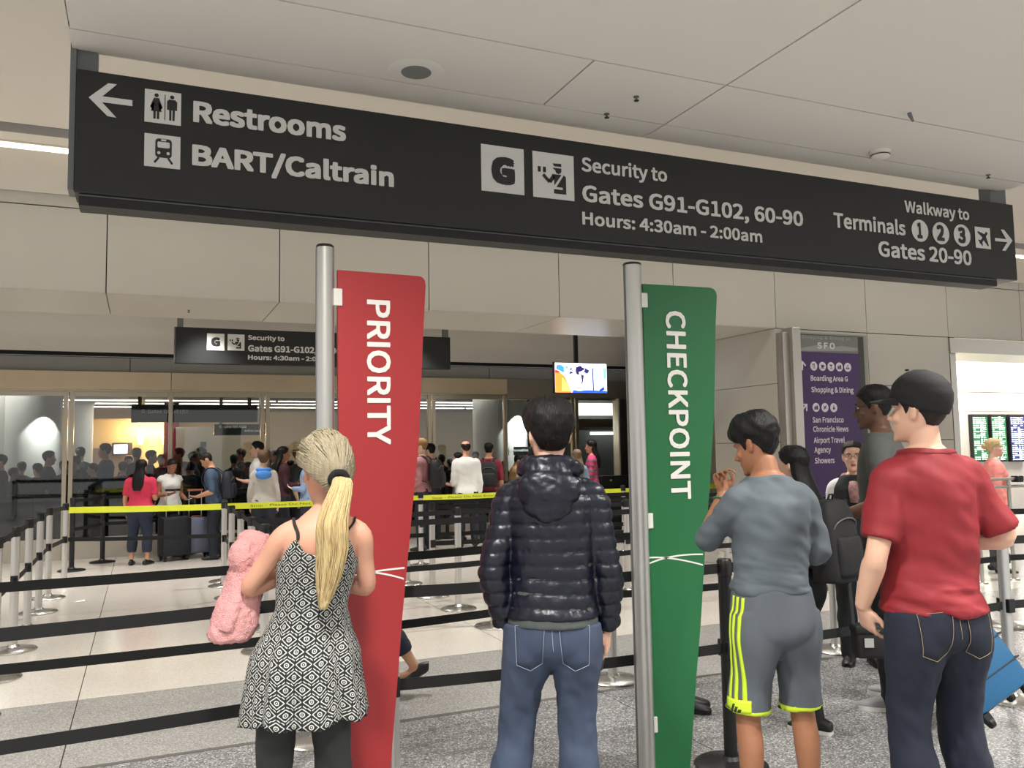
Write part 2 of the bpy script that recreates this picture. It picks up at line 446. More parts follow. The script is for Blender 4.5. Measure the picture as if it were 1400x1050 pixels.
# ------------------------------------------------------------------ SIGNS
class Plane:
    """a vertical face at Y: points measured along X and Z"""
    def __init__(s, Y): s.Y = Y; s.frame = ((0, Y, 0), (1,0,0), (0,0,1), (0,-1,0))
    def p(s, px, py):
        q = atY(px, py, s.Y); return (q.x, q.z)
    def text(s, body, l, r, top, m, parent, **k):
        a = s.p(*l); b = s.p(*r); c = s.p(*top)
        return lettering(body, s.frame, a[0], b[0], (a[1]+b[1])/2, c[1]-a[1], m, parent, **k)
def flat(mb, plane, poly, lift, d=.0012):
    o = Vector(plane.frame[0])+Vector(plane.frame[3])*lift
    return mb.prism(poly, (o, plane.frame[1], plane.frame[2], plane.frame[3]), d)
def circ(cx, cy, r, n=20, ry=None): return [(cx+r*math.cos(2*math.pi*i/n), cy+(ry or r)*math.sin(2*math.pi*i/n)) for i in range(n)]
def rrect(x0, x1, y0, y1, r, n=4):
    o = []
    for cx, cy, a0 in ((x1-r,y1-r,0),(x0+r,y1-r,90),(x0+r,y0+r,180),(x1-r,y0+r,270)):
        for i in range(n+1):
            a = math.radians(a0+90*i/n); o.append((cx+r*math.cos(a), cy+r*math.sin(a)))
    return o
class Icon:
    """a square pictogram: shapes in 0..1 coordinates on a plane"""
    def __init__(s, plane, x0, x1, z0, z1, parent, bg=LETTER, fg=ICON_DARK):
        s.pl = plane; s.b = (x0, x1, z0, z1); s.parent = parent; s.fg = fg; s.bgm = bg
        s.d = MB(); s.w = MB(); s.field = MB()
    def xy(s, poly): x0, x1, z0, z1 = s.b; return [(x0+u*(x1-x0), z0+v*(z1-z0)) for u, v in poly]
    def back(s, poly=((0,0),(1,0),(1,1),(0,1))): flat(s.field, s.pl, s.xy(poly), .001); return s
    def dark(s, *polys):
        for p in polys: flat(s.d, s.pl, s.xy(p), .0025)
        return s
    def light(s, *polys):
        for p in polys: flat(s.w, s.pl, s.xy(p), .004)
        return s
    def done(s):
        r = s.field.obj('pictogram', s.bgm, s.parent)
        if s.d.v: s.d.obj('symbol', s.fg, r)
        if s.w.v: s.w.obj('symbol_cutout', s.bgm, r)
        return r
def rec(x0, x1, y0, y1): return [(x0,y0),(x1,y0),(x1,y1),(x0,y1)]
def bar(x0, y0, x1, y1, w):
    dx, dy = x1-x0, y1-y0; l = math.hypot(dx, dy); nx, ny = -dy/l*w/2, dx/l*w/2
    return [(x0+nx,y0+ny),(x0-nx,y0-ny),(x1-nx,y1-ny),(x1+nx,y1+ny)]
def officer(ic):
    ic.back()
    ic.dark([(.48,.78),(.69,.79),(.69,.72),(.52,.72)], [(.49,.685),(.69,.685),(.69,.62),(.67,.58),(.62,.555),(.56,.58),(.54,.64),(.50,.655)])
    ic.dark(rec(.12,.19,.56,.68), rec(.245,.315,.56,.68))
    ic.dark(bar(.245,.51,.40,.36,.075), bar(.40,.36,.50,.50,.085), [(.46,.545),(.69,.545),(.51,.29),(.51,.40)], [(.75,.545),(.80,.50),(.80,.12),(.50,.12),(.50,.215),(.715,.215),(.715,.265),(.56,.265)])
    return ic.done()
def restroom(ic):
    ic.back()
    ic.dark(circ(.32,.84,.06,14), [(.25,.76),(.39,.76),(.49,.48),(.43,.455),(.37,.66),(.47,.35),(.40,.35),(.40,.12),(.335,.12),(.335,.35),(.305,.35),(.305,.12),(.24,.12),(.24,.35),(.17,.35),(.27,.66),(.21,.455),(.15,.48)])
    ic.dark(rec(.545,.567,.12,.90))
    ic.dark(circ(.75,.84,.06,14), [(.66,.76),(.84,.76),(.89,.70),(.89,.44),(.83,.44),(.83,.66),(.825,.12),(.765,.12),(.765,.44),(.735,.44),(.735,.12),(.675,.12),(.67,.66),(.67,.44),(.61,.44),(.61,.70)])
    return ic.done()
def train(ic):
    ic.back(); ic.dark(rrect(.30,.76,.30,.88,.10), bar(.40,.30,.28,.13,.06), bar(.66,.30,.78,.13,.06))
    ic.light(rrect(.36,.70,.60,.78,.04), rec(.46,.60,.81,.86), circ(.40,.44,.045,12), circ(.66,.44,.045,12)); return ic.done()
def plane_icon(ic):
    ic.back()
    ic.dark(bar(.30,.22,.78,.78,.13), [(.62,.68),(.20,.80),(.16,.74),(.48,.50)], [(.70,.58),(.86,.16),(.80,.12),(.52,.42)], [(.38,.38),(.22,.40),(.18,.35),(.30,.28)], [(.44,.30),(.46,.14),(.41,.10),(.34,.24)])
    return ic.done()

def officer_sign(S, ref, pts, root):
    """the G and officer squares and three lines of writing"""
# --- large overhead sign
SY = atD(103, 180, 4.09).y
P = Plane(SY)
a = P.p(105, 94); b = P.p(1385, 279); c = P.p(100.5, 264); d = P.p(1392.5, 382)
X0, X1 = (a[0]+c[0])/2, (b[0]+d[0])/2
Z1, Z0 = (a[1]+b[1])/2, (c[1]+d[1])/2
sg = empty('overhead_sign', ((X0+X1)/2, SY, Z0), label='long black overhead wayfinding sign with white lettering hanging from ceiling', cat='sign')
def reparent(root, start):
    """objects made since start that have no parent become parts of root, kept where they are"""
    for o in list(COL.objects)[start:]:
        if o.parent is None and o is not root:
            o.parent = root; o.matrix_parent_inverse = Matrix.Translation(root.location).inverted() if not any(root.rotation_euler) else root.matrix_basis.inverted()
n0 = len(COL.objects)
body = MB().box(X0, X1, SY+.004, SY+.20, Z0, Z1, .006).obj('sign_body', SIGN_BLACK)
xr = P.p(1368, 388)[0]
MB().box(X0+.02, xr, SY+.03, SY+.17, Z0-.055, Z0).obj('lower_rail', SIGN_DARKER)
MB().box(X0+.02, xr, SY+.028, SY+.03, Z0-.008, Z0-.002).obj('edge_strip', GREY_METAL)
MB().box(X0-.03, X0-.004, SY+.03, SY+.17, Z0+.02, SLAB_Z+.10).obj('end_plate', GREY_METAL)
ml, mr = P.p(104, 60)[0], P.p(133.5, 60)[0]
MB().box(ml, mr, SY+.05, SY+.15, Z1-.01, SLAB_Z+.30, .004).obj('hanger', GREY_METAL)
ml, mr = P.p(1361, 260)[0], P.p(1383, 265)[0]
MB().box(ml, mr, SY+.05, SY+.15, Z1-.01, SLAB_Z+.30, .004).obj('hanger', GREY_METAL)
FS = SY
P = Plane(SY+.002)
pr = None
P.text('Restrooms', (264,167), (473,193.5), (264,138), LETTER, pr, bold=.016)
P.text('BART/Caltrain', (262.5,226), (538.5,256), (262.5,197.5), LETTER, pr, bold=.016)
P.text('Security to', (795,235), (912,248), (795,216), LETTER, pr, bold=.010)
P.text('Gates G91-G102, 60-90', (796,276), (1098,309), (796,253.5), LETTER, pr, bold=.011)
P.text('Hours: 4:30am - 2:00am', (796,308), (1042,331), (796,290.5), LETTER, pr, bold=.011)
P.text('Walkway to', (1237,291), (1325,300.5), (1235.5,275), LETTER, pr, bold=.010)
P.text('Terminals', (1140,311), (1238,322), (1138,290.5), LETTER, pr, bold=.011)
P.text('Gates 20-90', (1201,351), (1328.5,362.5), (1201,330), LETTER, pr, bold=.011)
def box_icon(fn, tl, tr, br, bl, P=P, parent=None):
    q = [P.p(*k) for k in (tl, tr, br, bl)]
    ic = Icon(P, (q[0][0]+q[3][0])/2, (q[1][0]+q[2][0])/2, (q[2][1]+q[3][1])/2, (q[0][1]+q[1][1])/2, parent)
    return fn(ic) if fn else ic
box_icon(restroom, (198,121.5), (248,128), (247,172.5), (197.5,166))
box_icon(train, (197.5,182), (247,187.5), (246,232), (197,226.5))
ic = box_icon(None, (657,197), (716,204), (716.5,267.5), (658.5,260)); gi = ic.back().done()
P.text('G', (671.5,251), (704,254), (671.5,213.5), ICON_DARK, None, bold=.03, lift=.004)
box_icon(officer, (727.5,206), (784,214), (785,275), (729,269))
for ch, (x, y) in zip('123', ((1257.5,315.5),(1286,319),(1315,322))):
    q0 = P.p(x-11.3, y); q1 = P.p(x+11.3, y); t = P.p(x, y-15); bt = P.p(x, y+15)
    mb = MB(); flat(mb, P, circ((q0[0]+q1[0])/2, (t[1]+bt[1])/2, (q1[0]-q0[0])/2, 28, (t[1]-bt[1])/2), .001)
    mb.obj('number_disc', LETTER)
    w = 3.6 if ch == '1' else 5.2
    P.text(ch, (x-w, y+10.3), (x+w, y+11), (x-w, y-11.3), ICON_DARK, None, bold=.02, lift=.004)
box_icon(plane_icon, (1332,310), (1353,312), (1354.5,340.5), (1334,339))
def pixpoly(name, pts, m, P=P, lift=.001):
    mb = MB(); flat(mb, P, [P.p(*q) for q in pts], lift); return mb.obj(name, m)
pixpoly('arrow', [(121.3,133.2),(148,114),(160,115.5),(140,131.8),(181,137.3),(181,145.3),(139.6,139.9),(159,161),(147,159)], LETTER)
pixpoly('arrow', [(1360,325.3),(1375.5,327.2),(1368,313.8),(1372.3,314.2),(1384,329),(1374.5,343),(1370,342.5),(1377,331.2),(1360.3,329.6)], LETTER)
reparent(sg, n0)

# --- second sign, further in, behind the red banner
n0 = len(COL.objects)
P2 = Plane(12.9)
a = P2.p(240.5, 446.5); c = P2.p(239.5, 496)
W2 = (X1-X0)*.62
s2 = empty('overhead_sign', (a[0], 12.9, c[1]), label='smaller black security sign hanging under the soffit behind the red banner', cat='sign')
MB().box(a[0], a[0]+W2, 12.904, 13.05, c[1], a[1], .005).obj('sign_body', SIGN_BLACK)
MB().box(a[0]-.02, a[0]-.002, 12.92, 13.04, c[1]+.01, a[1]).obj('end_plate', GREY_METAL)
MB().box(a[0]+.02, a[0]+.10, 12.94, 13.02, a[1]-.01, 3.72).obj('hanger', GREY_METAL)
MB().box(a[0]+W2-.1, a[0]+W2-.02, 12.94, 13.02, a[1]-.01, 3.72).obj('hanger', GREY_METAL)
box_icon(lambda i: i.back().done(), (283,455.8), (306.5,456.5), (307,479.5), (283,478.5), P=P2)
P2.text('G', (288.5,473.5), (301,474), (288.5,461), ICON_DARK, None, bold=.03, lift=.004)
box_icon(officer, (311,456.7), (334,457.5), (334.5,479.5), (311.3,479), P=P2)
P2.text('Security to', (339,464.5), (389,466.5), (339,458), LETTER, None, bold=.012)
k = 1098-796
P2.text('Gates G91-G102, 60-90', (339,480), (466,484.5), (339,471.3), LETTER, None, bold=.015)
P2.text('Hours: 4:30am - 2:00am', (339,491), (452.5,495), (339,484.7), LETTER, None, bold=.015)
reparent(s2, n0)

# --- tall banners on silver poles
def banner(name, polex, topy, outline, word, wl, wr, wt, m, label, arcs, clips, Y=3.40, flip=False):
    n0 = len(COL.objects); Pb = Plane(Y)
    c0 = atY(polex[0], topy+40, Y); c1 = atY(polex[1], topy+40, Y); cx = (c0.x+c1.x)/2; r = (c1.x-c0.x)/2
    zt = atY((polex[0]+polex[1])/2, topy, Y).z
    root = empty(name, (cx, Y, 0), label=label, cat='banner stand')
    MB().lathe([(r,.03),(r,zt-.012)], 28, (cx, Y, 0)).obj('pole', STEEL_SIGN, None, smooth=True)
    for q in (-1, 1): MB().box(cx+q*r*.95-.004, cx+q*r*.95+.004, Y-.006, Y+.006, .05, zt-.012).obj('pole_groove', GREY_METAL)
    MB().lathe([(r*1.02,zt-.012),(r*1.04,zt-.006),(r*.9,zt)], 28, (cx, Y, 0)).obj('pole_cap', BLACK_METAL, None, smooth=True)
    MB().lathe([(.125,0),(.125,.012),(.115,.022),(.06,.032),(r*1.2,.06)], 36, (cx, Y, 0)).obj('base', STEEL_SIGN, None, smooth=True)
    pts = [Pb.p(*q) for q in outline]
    mb = MB(); mb.prism([(x, z) for x, z in pts], ((0, Y+.012, 0), (1,0,0), (0,0,1), (0,-1,0)), .022); mb.obj('banner_panel', m)
    xa = min(p[0] for p in pts)
    for q in clips:
        e = Pb.p(*q); MB().box(e[0]-.018, e[0]+.018, Y-.018, Y+.018, e[1]-.035, e[1]+.035, .003).obj('clip', mat('clip_white', (224,222,214), .4))
    # the word runs down the panel, tops of the letters to the right
    l = Pb.p(*wl); rr = Pb.p(*wr); t = Pb.p(*wt)
    fr = ((0, Y-.011, 0), (0,0,-1), (1,0,0), (0,-1,0))
    lettering(word, fr, -l[1], -rr[1], (l[0]+rr[0])/2, t[0]-l[0], LETTER_W, None, bold=.009, sans=True)
    for pl in arcs:
        P3 = [Pb.p(*q) for q in pl]; A = []; B = []
        n = 16
        for i in range(n+1):
            s = i/n; w = [(1-s)**2, 2*s*(1-s), s*s]
            A.append((sum(w[j]*P3[j][0] for j in range(3)), sum(w[j]*P3[j][1] for j in range(3))))
        wd = .0035
        poly = [(x, z+wd) for x, z in A]+[(x, z-wd) for x, z in reversed(A)]
        mb = MB(); mb.prism(poly, ((0, Y-.0105, 0), (1,0,0), (0,0,1), (0,-1,0)), .001); mb.obj('arc_line', LETTER_W)
    reparent(root, n0); return root
def corner(a, b, c, n=5):
    out = []
    for i in range(n+1):
        s = i/n; out.append(((1-s)**2*a[0]+2*s*(1-s)*b[0]+s*s*c[0], (1-s)**2*a[1]+2*s*(1-s)*b[1]+s*s*c[1]))
    return out
red_o = [(461,369.5)]+corner((571,378),(581,379),(581,391))+[(577.5,460),(572,600),(562.5,700),(549,845),(541,950),(532,1060),(527,1120),(472,1120),(468.5,960),(464,700),(461.5,520)]
banner('banner_stand', (432.5,456), 335, red_o, 'PRIORITY', (499,410), (503,608), (530.5,410), RED_PANEL,
       'tall red priority banner on a silver pole behind the blonde woman',
       [((470,790),(505,780),(552,776)), ((466,782),(512,778),(551,791))], [(461,407),(467,995)])
gr_o = [(877,388.5)]+corner((967,393.5),(978,394.5),(978.3,405))+[(976.5,450),(975,560),(969,660),(963,740),(956.5,850),(950,930),(942,1050),(938,1120),(893,1120),(889.5,950),(885,760),(880,520)]
banner('banner_stand', (854.3,875.5), 360, gr_o, 'CHECKPOINT', (908,425), (915.5,683), (934.5,425), GREEN_PANEL,
       'tall green checkpoint banner on a silver pole beside the boy in grey',
       [((886,770),(915,757),(959,757.5)), ((886,762),(915,760),(959,772))], [(878.5,411),(886,712),(892,990)])

# --- purple directory
DY = FY-.16
Pd = Plane(DY)
n0 = len(COL.objects)
tl = Pd.p(1079.5, 447.5); x2 = Pd.p(1181, 460)[0]; xs1 = Pd.p(1090.5, 450)[0]
kd = empty('directory_sign', ((tl[0]+x2)/2, DY, 0), label='purple shopping directory with silver side post standing against the panelled wall', cat='sign')
xr = Pd.p(1172.5, 460)[0]; xg = Pd.p(1187, 460)[0]
zt = tl[1]; zp = Pd.p(1092, 480.5)[1]
MB().box(tl[0], xs1, DY-.05, DY+.15, .0, zt, .008).obj('side_post', STEEL)
MB().box(tl[0]-.10, tl[0], DY+.02, DY+.15, .0, zt-.06, .008).obj('side_return', STEEL)
MB().box(xs1, xg, DY+.03, DY+.155, .0, zt-.05, .004).obj('frame', mat('directory_frame', (150,150,140), .4, .6))
MB().box(xs1, x2, DY+.01, DY+.04, .04, zt-.075, .003).obj('bezel', mat('directory_bezel', (66,66,62), .35, .3))
MB().box(xs1, xr, DY+.002, DY+.02, zp, zt-.09).obj('header_panel', mat('directory_grey', (116,118,114), .4))
MB().box(xs1, xr, DY+.002, DY+.02, .12, zp-.003).obj('purple_panel', mat('purple_panel', (62,38,92), .4))
LP = mat('directory_white', (222,214,226), .5)
gw = mat('directory_wave', (146,148,144), .45)
pixpoly('wave', [(1092,476.5),(1105,474),(1120,471),(1137,475),(1150,473),(1172,476),(1172,480.5),(1092,479.5)], gw, P=Pd)
Pd.text('Shopping & Dining at', (1096.5,463), (1162,465), (1096.5,458.5), mat('faint_lettering', (158,160,156), .5), None, bold=0, spacing=1.3, sans=False)
Pd.text('S F O', (1117.5,476.5), (1141.5,477.5), (1117.5,468), mat('sfo_lettering', (206,208,204), .5), None, bold=.012)
for (x, y, s) in ((1127, 519.7, 'Boarding Area G'),):
    pass
def dl(s, l, r, cap): Pd.text(s, l, r, (l[0], l[1]-cap), LP, None, bold=.010)
dl('Boarding Area G', (1108.3,520.3), (1159,522), 7.2)
dl('Shopping & Dining', (1109.2,536), (1167,537.5), 7.4)
dl('San Francisco', (1111,577.5), (1153.5,578), 7.6)
dl('Chronicle News', (1111.8,590), (1160,590.7), 7.6)
dl('Airport Travel', (1112.6,605.3), (1155,605.7), 7.8)
dl('Agency', (1113.4,618.5), (1136,619), 7.8)
dl('Showers', (1114,633.3), (1141,633.5), 7.8)
def bubble(x, y, kind):
    q0 = Pd.p(x-4.8, y); q1 = Pd.p(x+4.8, y); t = Pd.p(x, y-6.2); b = Pd.p(x, y+6.2)
    ic = Icon(Pd, q0[0], q1[0], b[1], t[1], None, LP, mat('directory_symbol', (70,52,96), .5))
    ic.back(circ(.5,.5,.5,22))
    if kind == 'fork': ic.dark(rec(.36,.44,.2,.8), rec(.57,.65,.2,.8), rec(.32,.48,.62,.8))
    elif kind == 'cup': ic.dark([(.28,.66),(.66,.66),(.62,.34),(.34,.34)], rec(.24,.74,.26,.31), rec(.64,.76,.46,.6))
    elif kind == 'glass': ic.dark([(.26,.72),(.74,.72),(.53,.48),(.47,.48)], rec(.47,.53,.3,.5), rec(.34,.66,.25,.31))
    elif kind == 'bags': ic.dark(rec(.25,.48,.26,.58), rec(.52,.76,.26,.7), bar(.34,.58,.4,.7,.05))
    elif kind == 'drop': ic.dark(circ(.36,.38,.11,10), circ(.62,.38,.11,10), bar(.4,.55,.62,.75,.08))
    elif kind == 'plane': ic.dark(bar(.3,.3,.7,.72,.12), bar(.3,.66,.66,.4,.1))
    else: ic.dark(circ(.5,.42,.15,10), rec(.45,.55,.5,.76))
    ic.done()
for x, y, k in ((1112.5,500.5,'fork'),(1124.4,500.9,'cup'),(1136,501.3,'glass'),(1147.4,501.7,'bags'),(1158.8,502.2,'drop'),(1115.6,557,'bags'),(1127.8,557.2,'plane'),(1139.8,557.4,'drip')): bubble(x, y, k)
pixpoly('arrow', [(1096.8,493),(1102,499.5),(1100.8,501),(1097.8,497.2),(1097.8,506),(1095.9,506),(1095.9,497.2),(1092.9,500.5),(1092,499)], LP, P=Pd)
pixpoly('arrow', [(1096.5,552),(1103.7,552),(1103.7,562),(1102,562),(1102,555.6),(1097.4,561.6),(1096,560.4),(1100.6,554),(1096.5,554)], LP, P=Pd)
reparent(kd, n0)

# --- monitor hanging over the queue
n0 = len(COL.objects)
MY = 11.8; Pm = Plane(MY)
a = Pm.p(758.5, 497); b = Pm.p(829.5, 496.5); c = Pm.p(759.5, 537.5); d = Pm.p(829.5, 536)
x0, x1 = (a[0]+c[0])/2, (b[0]+d[0])/2; z1, z0 = (a[1]+b[1])/2, (c[1]+d[1])/2
mo = empty('monitor', ((x0+x1)/2, MY, z0), label='lit flat monitor hanging on a black pole above the queue', cat='monitor')
MB().box(x0-.012, x1+.012, MY+.004, MY+.07, z0-.012, z1+.012, .005).obj('housing', BLACK_METAL)
scr = MB().box(x0, x1, MY, MY+.004, z0, z1).obj('screen', lamp_mat('screen_white', (236,244,255), 1.6))
S = lambda u, v: (x0+u*(x1-x0), z0+v*(z1-z0))
def blob(col, pts, lift=.001, s=1.2):
    mb = MB(); flat(mb, Pm, [S(*q) for q in pts], lift, .0006)
    o = mb.obj('screen_picture', lamp_mat('screen_%d_%d_%d' % col, col, s), scr)
blob((255,150,60), [(0,0),(.30,0),(.24,.30),(.18,.55),(.10,.66),(0,.68)])
blob((255,200,110), [(.12,.05),(.28,.05),(.22,.32),(.13,.52)], .002)
blob((200,60,50), [(0,.66),(.10,.66),(.06,.74),(0,.76)], .002)
blob((70,150,225), [(.02,.78),(.10,.72),(.17,.66),(.17,.86),(.10,.94),(.03,.92)], .002)
blob((90,190,220), [(.19,.82),(.25,.80),(.23,.94)], .002)
blob((40,34,90), [(.26,.62),(.36,.66),(.30,.72),(.33,.82),(.28,.84),(.30,.74)], .002)
blob((44,36,92), [(.41,.62),(.46,.60),(.45,.80),(.52,.86),(.58,.82),(.52,.74),(.46,.70),(.49,.92),(.40,.86),(.39,.72)], .002)
blob((52,50,110), [(.55,.70),(.62,.64),(.66,.76),(.58,.84)], .0025)
blob((56,44,104), [(.49,.64),(.55,.58),(.53,.36),(.48,.22),(.51,.40)], .002)
blob((50,60,140), [(.71,.85),(.735,.85),(.745,.05),(.72,.05)], .002)
blob((40,90,230), [(.32,0),(1,0),(1,.06),(.6,.09),(.45,.05),(.34,.09)], .002)
blob((30,70,220), [(.84,.1),(.94,.22),(.95,.10),(.86,.04)], .0025)
blob((120,200,250), [(.88,.3),(.99,.5),(.99,.86),(.93,.84),(.95,.45)], .002)
blob((255,255,255), [(.36,.10),(.46,.12),(.44,.55),(.30,.52),(.32,.30)], .0015, 2.0)
xm = Pm.p(791, 480)[0]
MB().box(xm-.03, xm+.03, MY+.07, MY+.12, z0+.2, 3.66, .003).obj('pole', BLACK_METAL)
MB().tube([(xm, MY+.08, 3.60), (xm-.07, MY+.08, 3.60), (xm-.10, MY+.08, 3.54), (xm-.14, MY+.08, 3.54), (xm-.16, MY+.08, 3.58)], .012, 8).obj('cable', BLACK_METAL)
MB().lathe([(.07,3.63),(.07,3.66)], 16, (xm, MY+.095, 0)).obj('ceiling_plate', BLACK_METAL)
reparent(mo, n0)

# --- small fittings in the ceiling
def round_fit(name, px, py, z, prof, m, label, cat, group=None, parts=()):
    q = atZ(px, py, z); root = empty(name, (q.x, q.y, z), label=label, cat=cat, group=group)
    for pn, pr2, pm in parts:
        MB().lathe(pr2, 32).obj(pn, pm, root, smooth=True)
    return root
round_fit('ceiling_speaker', 569, 98, SLAB_Z, None, None, 'round white ceiling loudspeaker with a grey grille above the black sign', 'speaker',
          parts=(('rim', [(.075,-.004),(.135,-.004),(.15,0)], CEIL), ('grille', [(.001,-.006),(.078,-.006),(.08,-.001)], mat('speaker_grille', (128,128,124), .8, bump=.4, bscale=900))))
round_fit('smoke_detector', 1203, 207, SLAB_Z, None, None, 'white smoke detector on the ceiling above the right end of the sign', 'detector',
          parts=(('base', [(.07,0),(.07,-.02)], CEIL), ('head', [(.062,-.02),(.06,-.045),(.02,-.055)], CEIL), ('vent', [(.064,-.026),(.064,-.032)], GROOVE)))
lb = ['small black sprinkler hole in the ceiling nearer the camera', 'small pendent sprinkler beside the ceiling joint over the security lettering', 'pendent sprinkler at the far right ceiling joint', 'small dark sprinkler in the white underside above the smaller sign']
for (x, y, z), l in zip(((870,132,SLAB_Z),(829.5,155.5,SLAB_Z),(1351,239,SLAB_Z),(258,424,ZB)), lb):
    round_fit('sprinkler', x, y, z, None, None, l, 'sprinkler', parts=(('plate', [(.016,0),(.016,-.004)], GREY_METAL), ('stem', [(.006,-.004),(.006,-.022)], GREY_METAL), ('deflector', [(.014,-.022),(.014,-.026)], GROOVE)))
q = atZ(1243, 153, SLAB_Z)
nz = empty('fire_nozzle', (q.x, q.y, SLAB_Z), label='small white angled nozzle hanging from the ceiling near the long joint', cat='nozzle')
MB().lathe([(.03,0),(.03,-.006)], 16).obj('plate', CEIL, nz); MB().tube([(0,0,-.004),(.005,0,-.02),(.03,0,-.055)], [.012,.012,.006], 8).obj('jet', GREY_METAL, nz)
# --- flight boards in the lobby
Pf = Plane(LW-.10)
def board(pxs, top, bot, hue, label):
    n0 = len(COL.objects)
    a = Pf.p(pxs[0], top); b = Pf.p(pxs[1], bot)
    root = empty('flight_board', ((a[0]+b[0])/2, LW-.1, b[1]), label=label, cat='screen', group='flight information screens')
    MB().box(a[0]-.015, b[0]+.015, LW-.10, LW-.01, b[1]-.03, a[1]+.06, .004).obj('housing', BLACK_METAL)
    MB().box(a[0], b[0], LW-.103, LW-.1, b[1], a[1]).obj('screen', lamp_mat('board_%d%d%d' % hue, hue, .55))
    rows = MB(); r2 = random.Random(int(pxs[0])); n = 22; w = b[0]-a[0]; h = a[1]-b[1]; Q = Plane(LW-.104)
    for i in range(n):
        z = a[1]-h*(i+.7)/n
        for u0, u1 in ((.04,.16),(.2,.2+.16+.2*r2.random()),(.5,.62),(.68,.8),(.84,.84+.1*r2.random())):
            if r2.random() < .9: flat(rows, Q, [(a[0]+u0*w, z), (a[0]+u1*w, z), (a[0]+u1*w, z+h/n*.5), (a[0]+u0*w, z+h/n*.5)], 0, .0005)
    o = rows.obj('flight_rows', lamp_mat('board_text', (226,240,226), 1.0)); o['kind'] = 'stuff'
    wh = MB()
    for i in range(n):
        if r2.random() < .45:
            z = a[1]-h*(i+.7)/n; flat(wh, Plane(LW-.105), [(a[0]+.5*w, z-.004), (a[0]+.66*w, z-.004), (a[0]+.66*w, z+h/n*.8), (a[0]+.5*w, z+h/n*.8)], 0, .0005)
    o = wh.obj('status_rows', lamp_mat('board_status', (246,250,246), 1.3)); o['kind'] = 'stuff'
    hd2 = MB().box(a[0], b[0], LW-.104, LW-.1, a[1]+.005, a[1]+.05).obj('title_bar', SIGN_DARKER)
    reparent(root, n0)
board((1329,1353), 570, 629, (20,92,54), 'leftmost green flight board on the lobby wall')
board((1355,1378), 570, 629, (24,104,58), 'green flight board behind the woman in the coral cardigan')
board((1380.5,1404), 570, 629, (34,34,104), 'blue flight board at the right edge of the lobby wall')
lwl = empty('linear_light', (16.5, LW-.35, 3.46), label='bright ceiling light over the flight boards in the lobby', cat='light')
MB().box(-7, 7, -.06, .06, -.01, .03).obj('diffuser', lamp_mat('lobby_tube', (255,250,240), 5), lwl)
for x in (12.5, 16, 19.5): area('lobby_lamp', (x, 12.2, 3.44), 1.2, 130, (1,.96,.9))
# ------------------------------------------------------------------ QUEUE BARRIERS
UZ, LZ = .93, .55
CASS = mat('cassette_black', (22,22,23), .4)
POSTM = mat('post_silver', (206,204,200), .36, .75, stretch=(40,40,.6), bump=.02)
BASEM = mat('base_steel', (190,188,184), .25, .95)
_pm = {}
def post_meshes(black=False):
    if black not in _pm:
        _pm[black] = (
            MB().lathe([(.172,0),(.174,.008),(.165,.016),(.10,.026),(.048,.034),(.036,.05)], 36).mesh('base', True),
            MB().lathe([(.032,.04),(.032,.895)], 24).mesh('post', True),
            MB().lathe([(.034,.895),(.036,.90),(.036,.965),(.030,.975),(.0,.976)], 24).mesh('belt_head', True),
            MB().box(-.026,.026,-.042,.042,LZ-.04,LZ+.04,.004).mesh('lower_cassette'))
        for me, m in zip(_pm[black], (BLACK_METAL if black else BASEM, BLACK_METAL if black else POSTM, CASS, CASS)): me.materials.append(m)
    return _pm[black]
def stanchion(x, y, label, black=False, group='belt stanchions of the queue', lower=True):
    root = empty('stanchion', (x, y, 0), label=label, cat='stanchion', group=group)
    for nm, me in zip(('base','post','belt_head','lower_cassette'), post_meshes(black)):
        if nm == 'lower_cassette' and not lower: continue
        o = bpy.data.objects.new(nm, me); COL.objects.link(o); o.parent = root
    return root
def belt(root, to, z, m=BELT, h=.048, sag=.012, off=.033):
    a = Vector((root.location.x, root.location.y, 0)); b = Vector((to[0], to[1], 0)); d = b-a; L = d.length; d.normalize()
    nn = Vector((-d.y, d.x, 0)); n = 8; v = []; f = []
    for i in range(n+1):
        t = i/n; p = d*(off+(L-2*off)*t); zz = z-sag*4*t*(1-t)*L/2.5
        for s in (-.0012, .0012):
            for e in (-h/2, h/2): v.append((p.x+nn.x*s, p.y+nn.y*s, zz+e))
    for i in range(n):
        o = i*4; f += [(o, o+4, o+5, o+1), (o+2, o+3, o+7, o+6), (o+1, o+5, o+7, o+3), (o, o+2, o+6, o+4)]
    f += [(0,1,3,2), (n*4, n*4+2, n*4+3, n*4+1)]
    return MB().add(v, f).obj('belt', m, root)
def run(pts, labels, z=(UZ, LZ), black=(), skip=(), m=BELT, group='belt stanchions of the queue', h=.048):
    rs = []
    for i, (x, y) in enumerate(pts):
        rs.append(stanchion(x, y, labels[i], i in black, group))
    for i in range(len(pts)-1):
        if i in skip: continue
        for zz in z: belt(rs[i], pts[i+1], zz, m, h)
    return rs
ORD = ['first','second','third','fourth','fifth','sixth','seventh','eighth','ninth']
def fl(px, py): q = atZ(px, py, 0); return (q.x, q.y)
bk = fl(1000, 1047); ra = fl(1383, 957)
A = [(-3.0,3.30), (.965,3.52), bk, ra, (6.6,3.42), (8.6,3.45)]
run(A, ['silver stanchion at the left end of the nearest belt line', 'silver stanchion standing behind the red banner', 'black stanchion standing behind the boy in grey shorts', 'silver stanchion behind the blue suitcase beside the man in the red shirt', 'silver stanchion next to the right end of the nearest belt line', 'silver stanchion at the far right end of the nearest belt line'], black=(2,))
B = [(-2.9,4.74), (.87,4.66), fl(838,930), fl(1143,889), fl(1378,855), (8.5,4.8)]
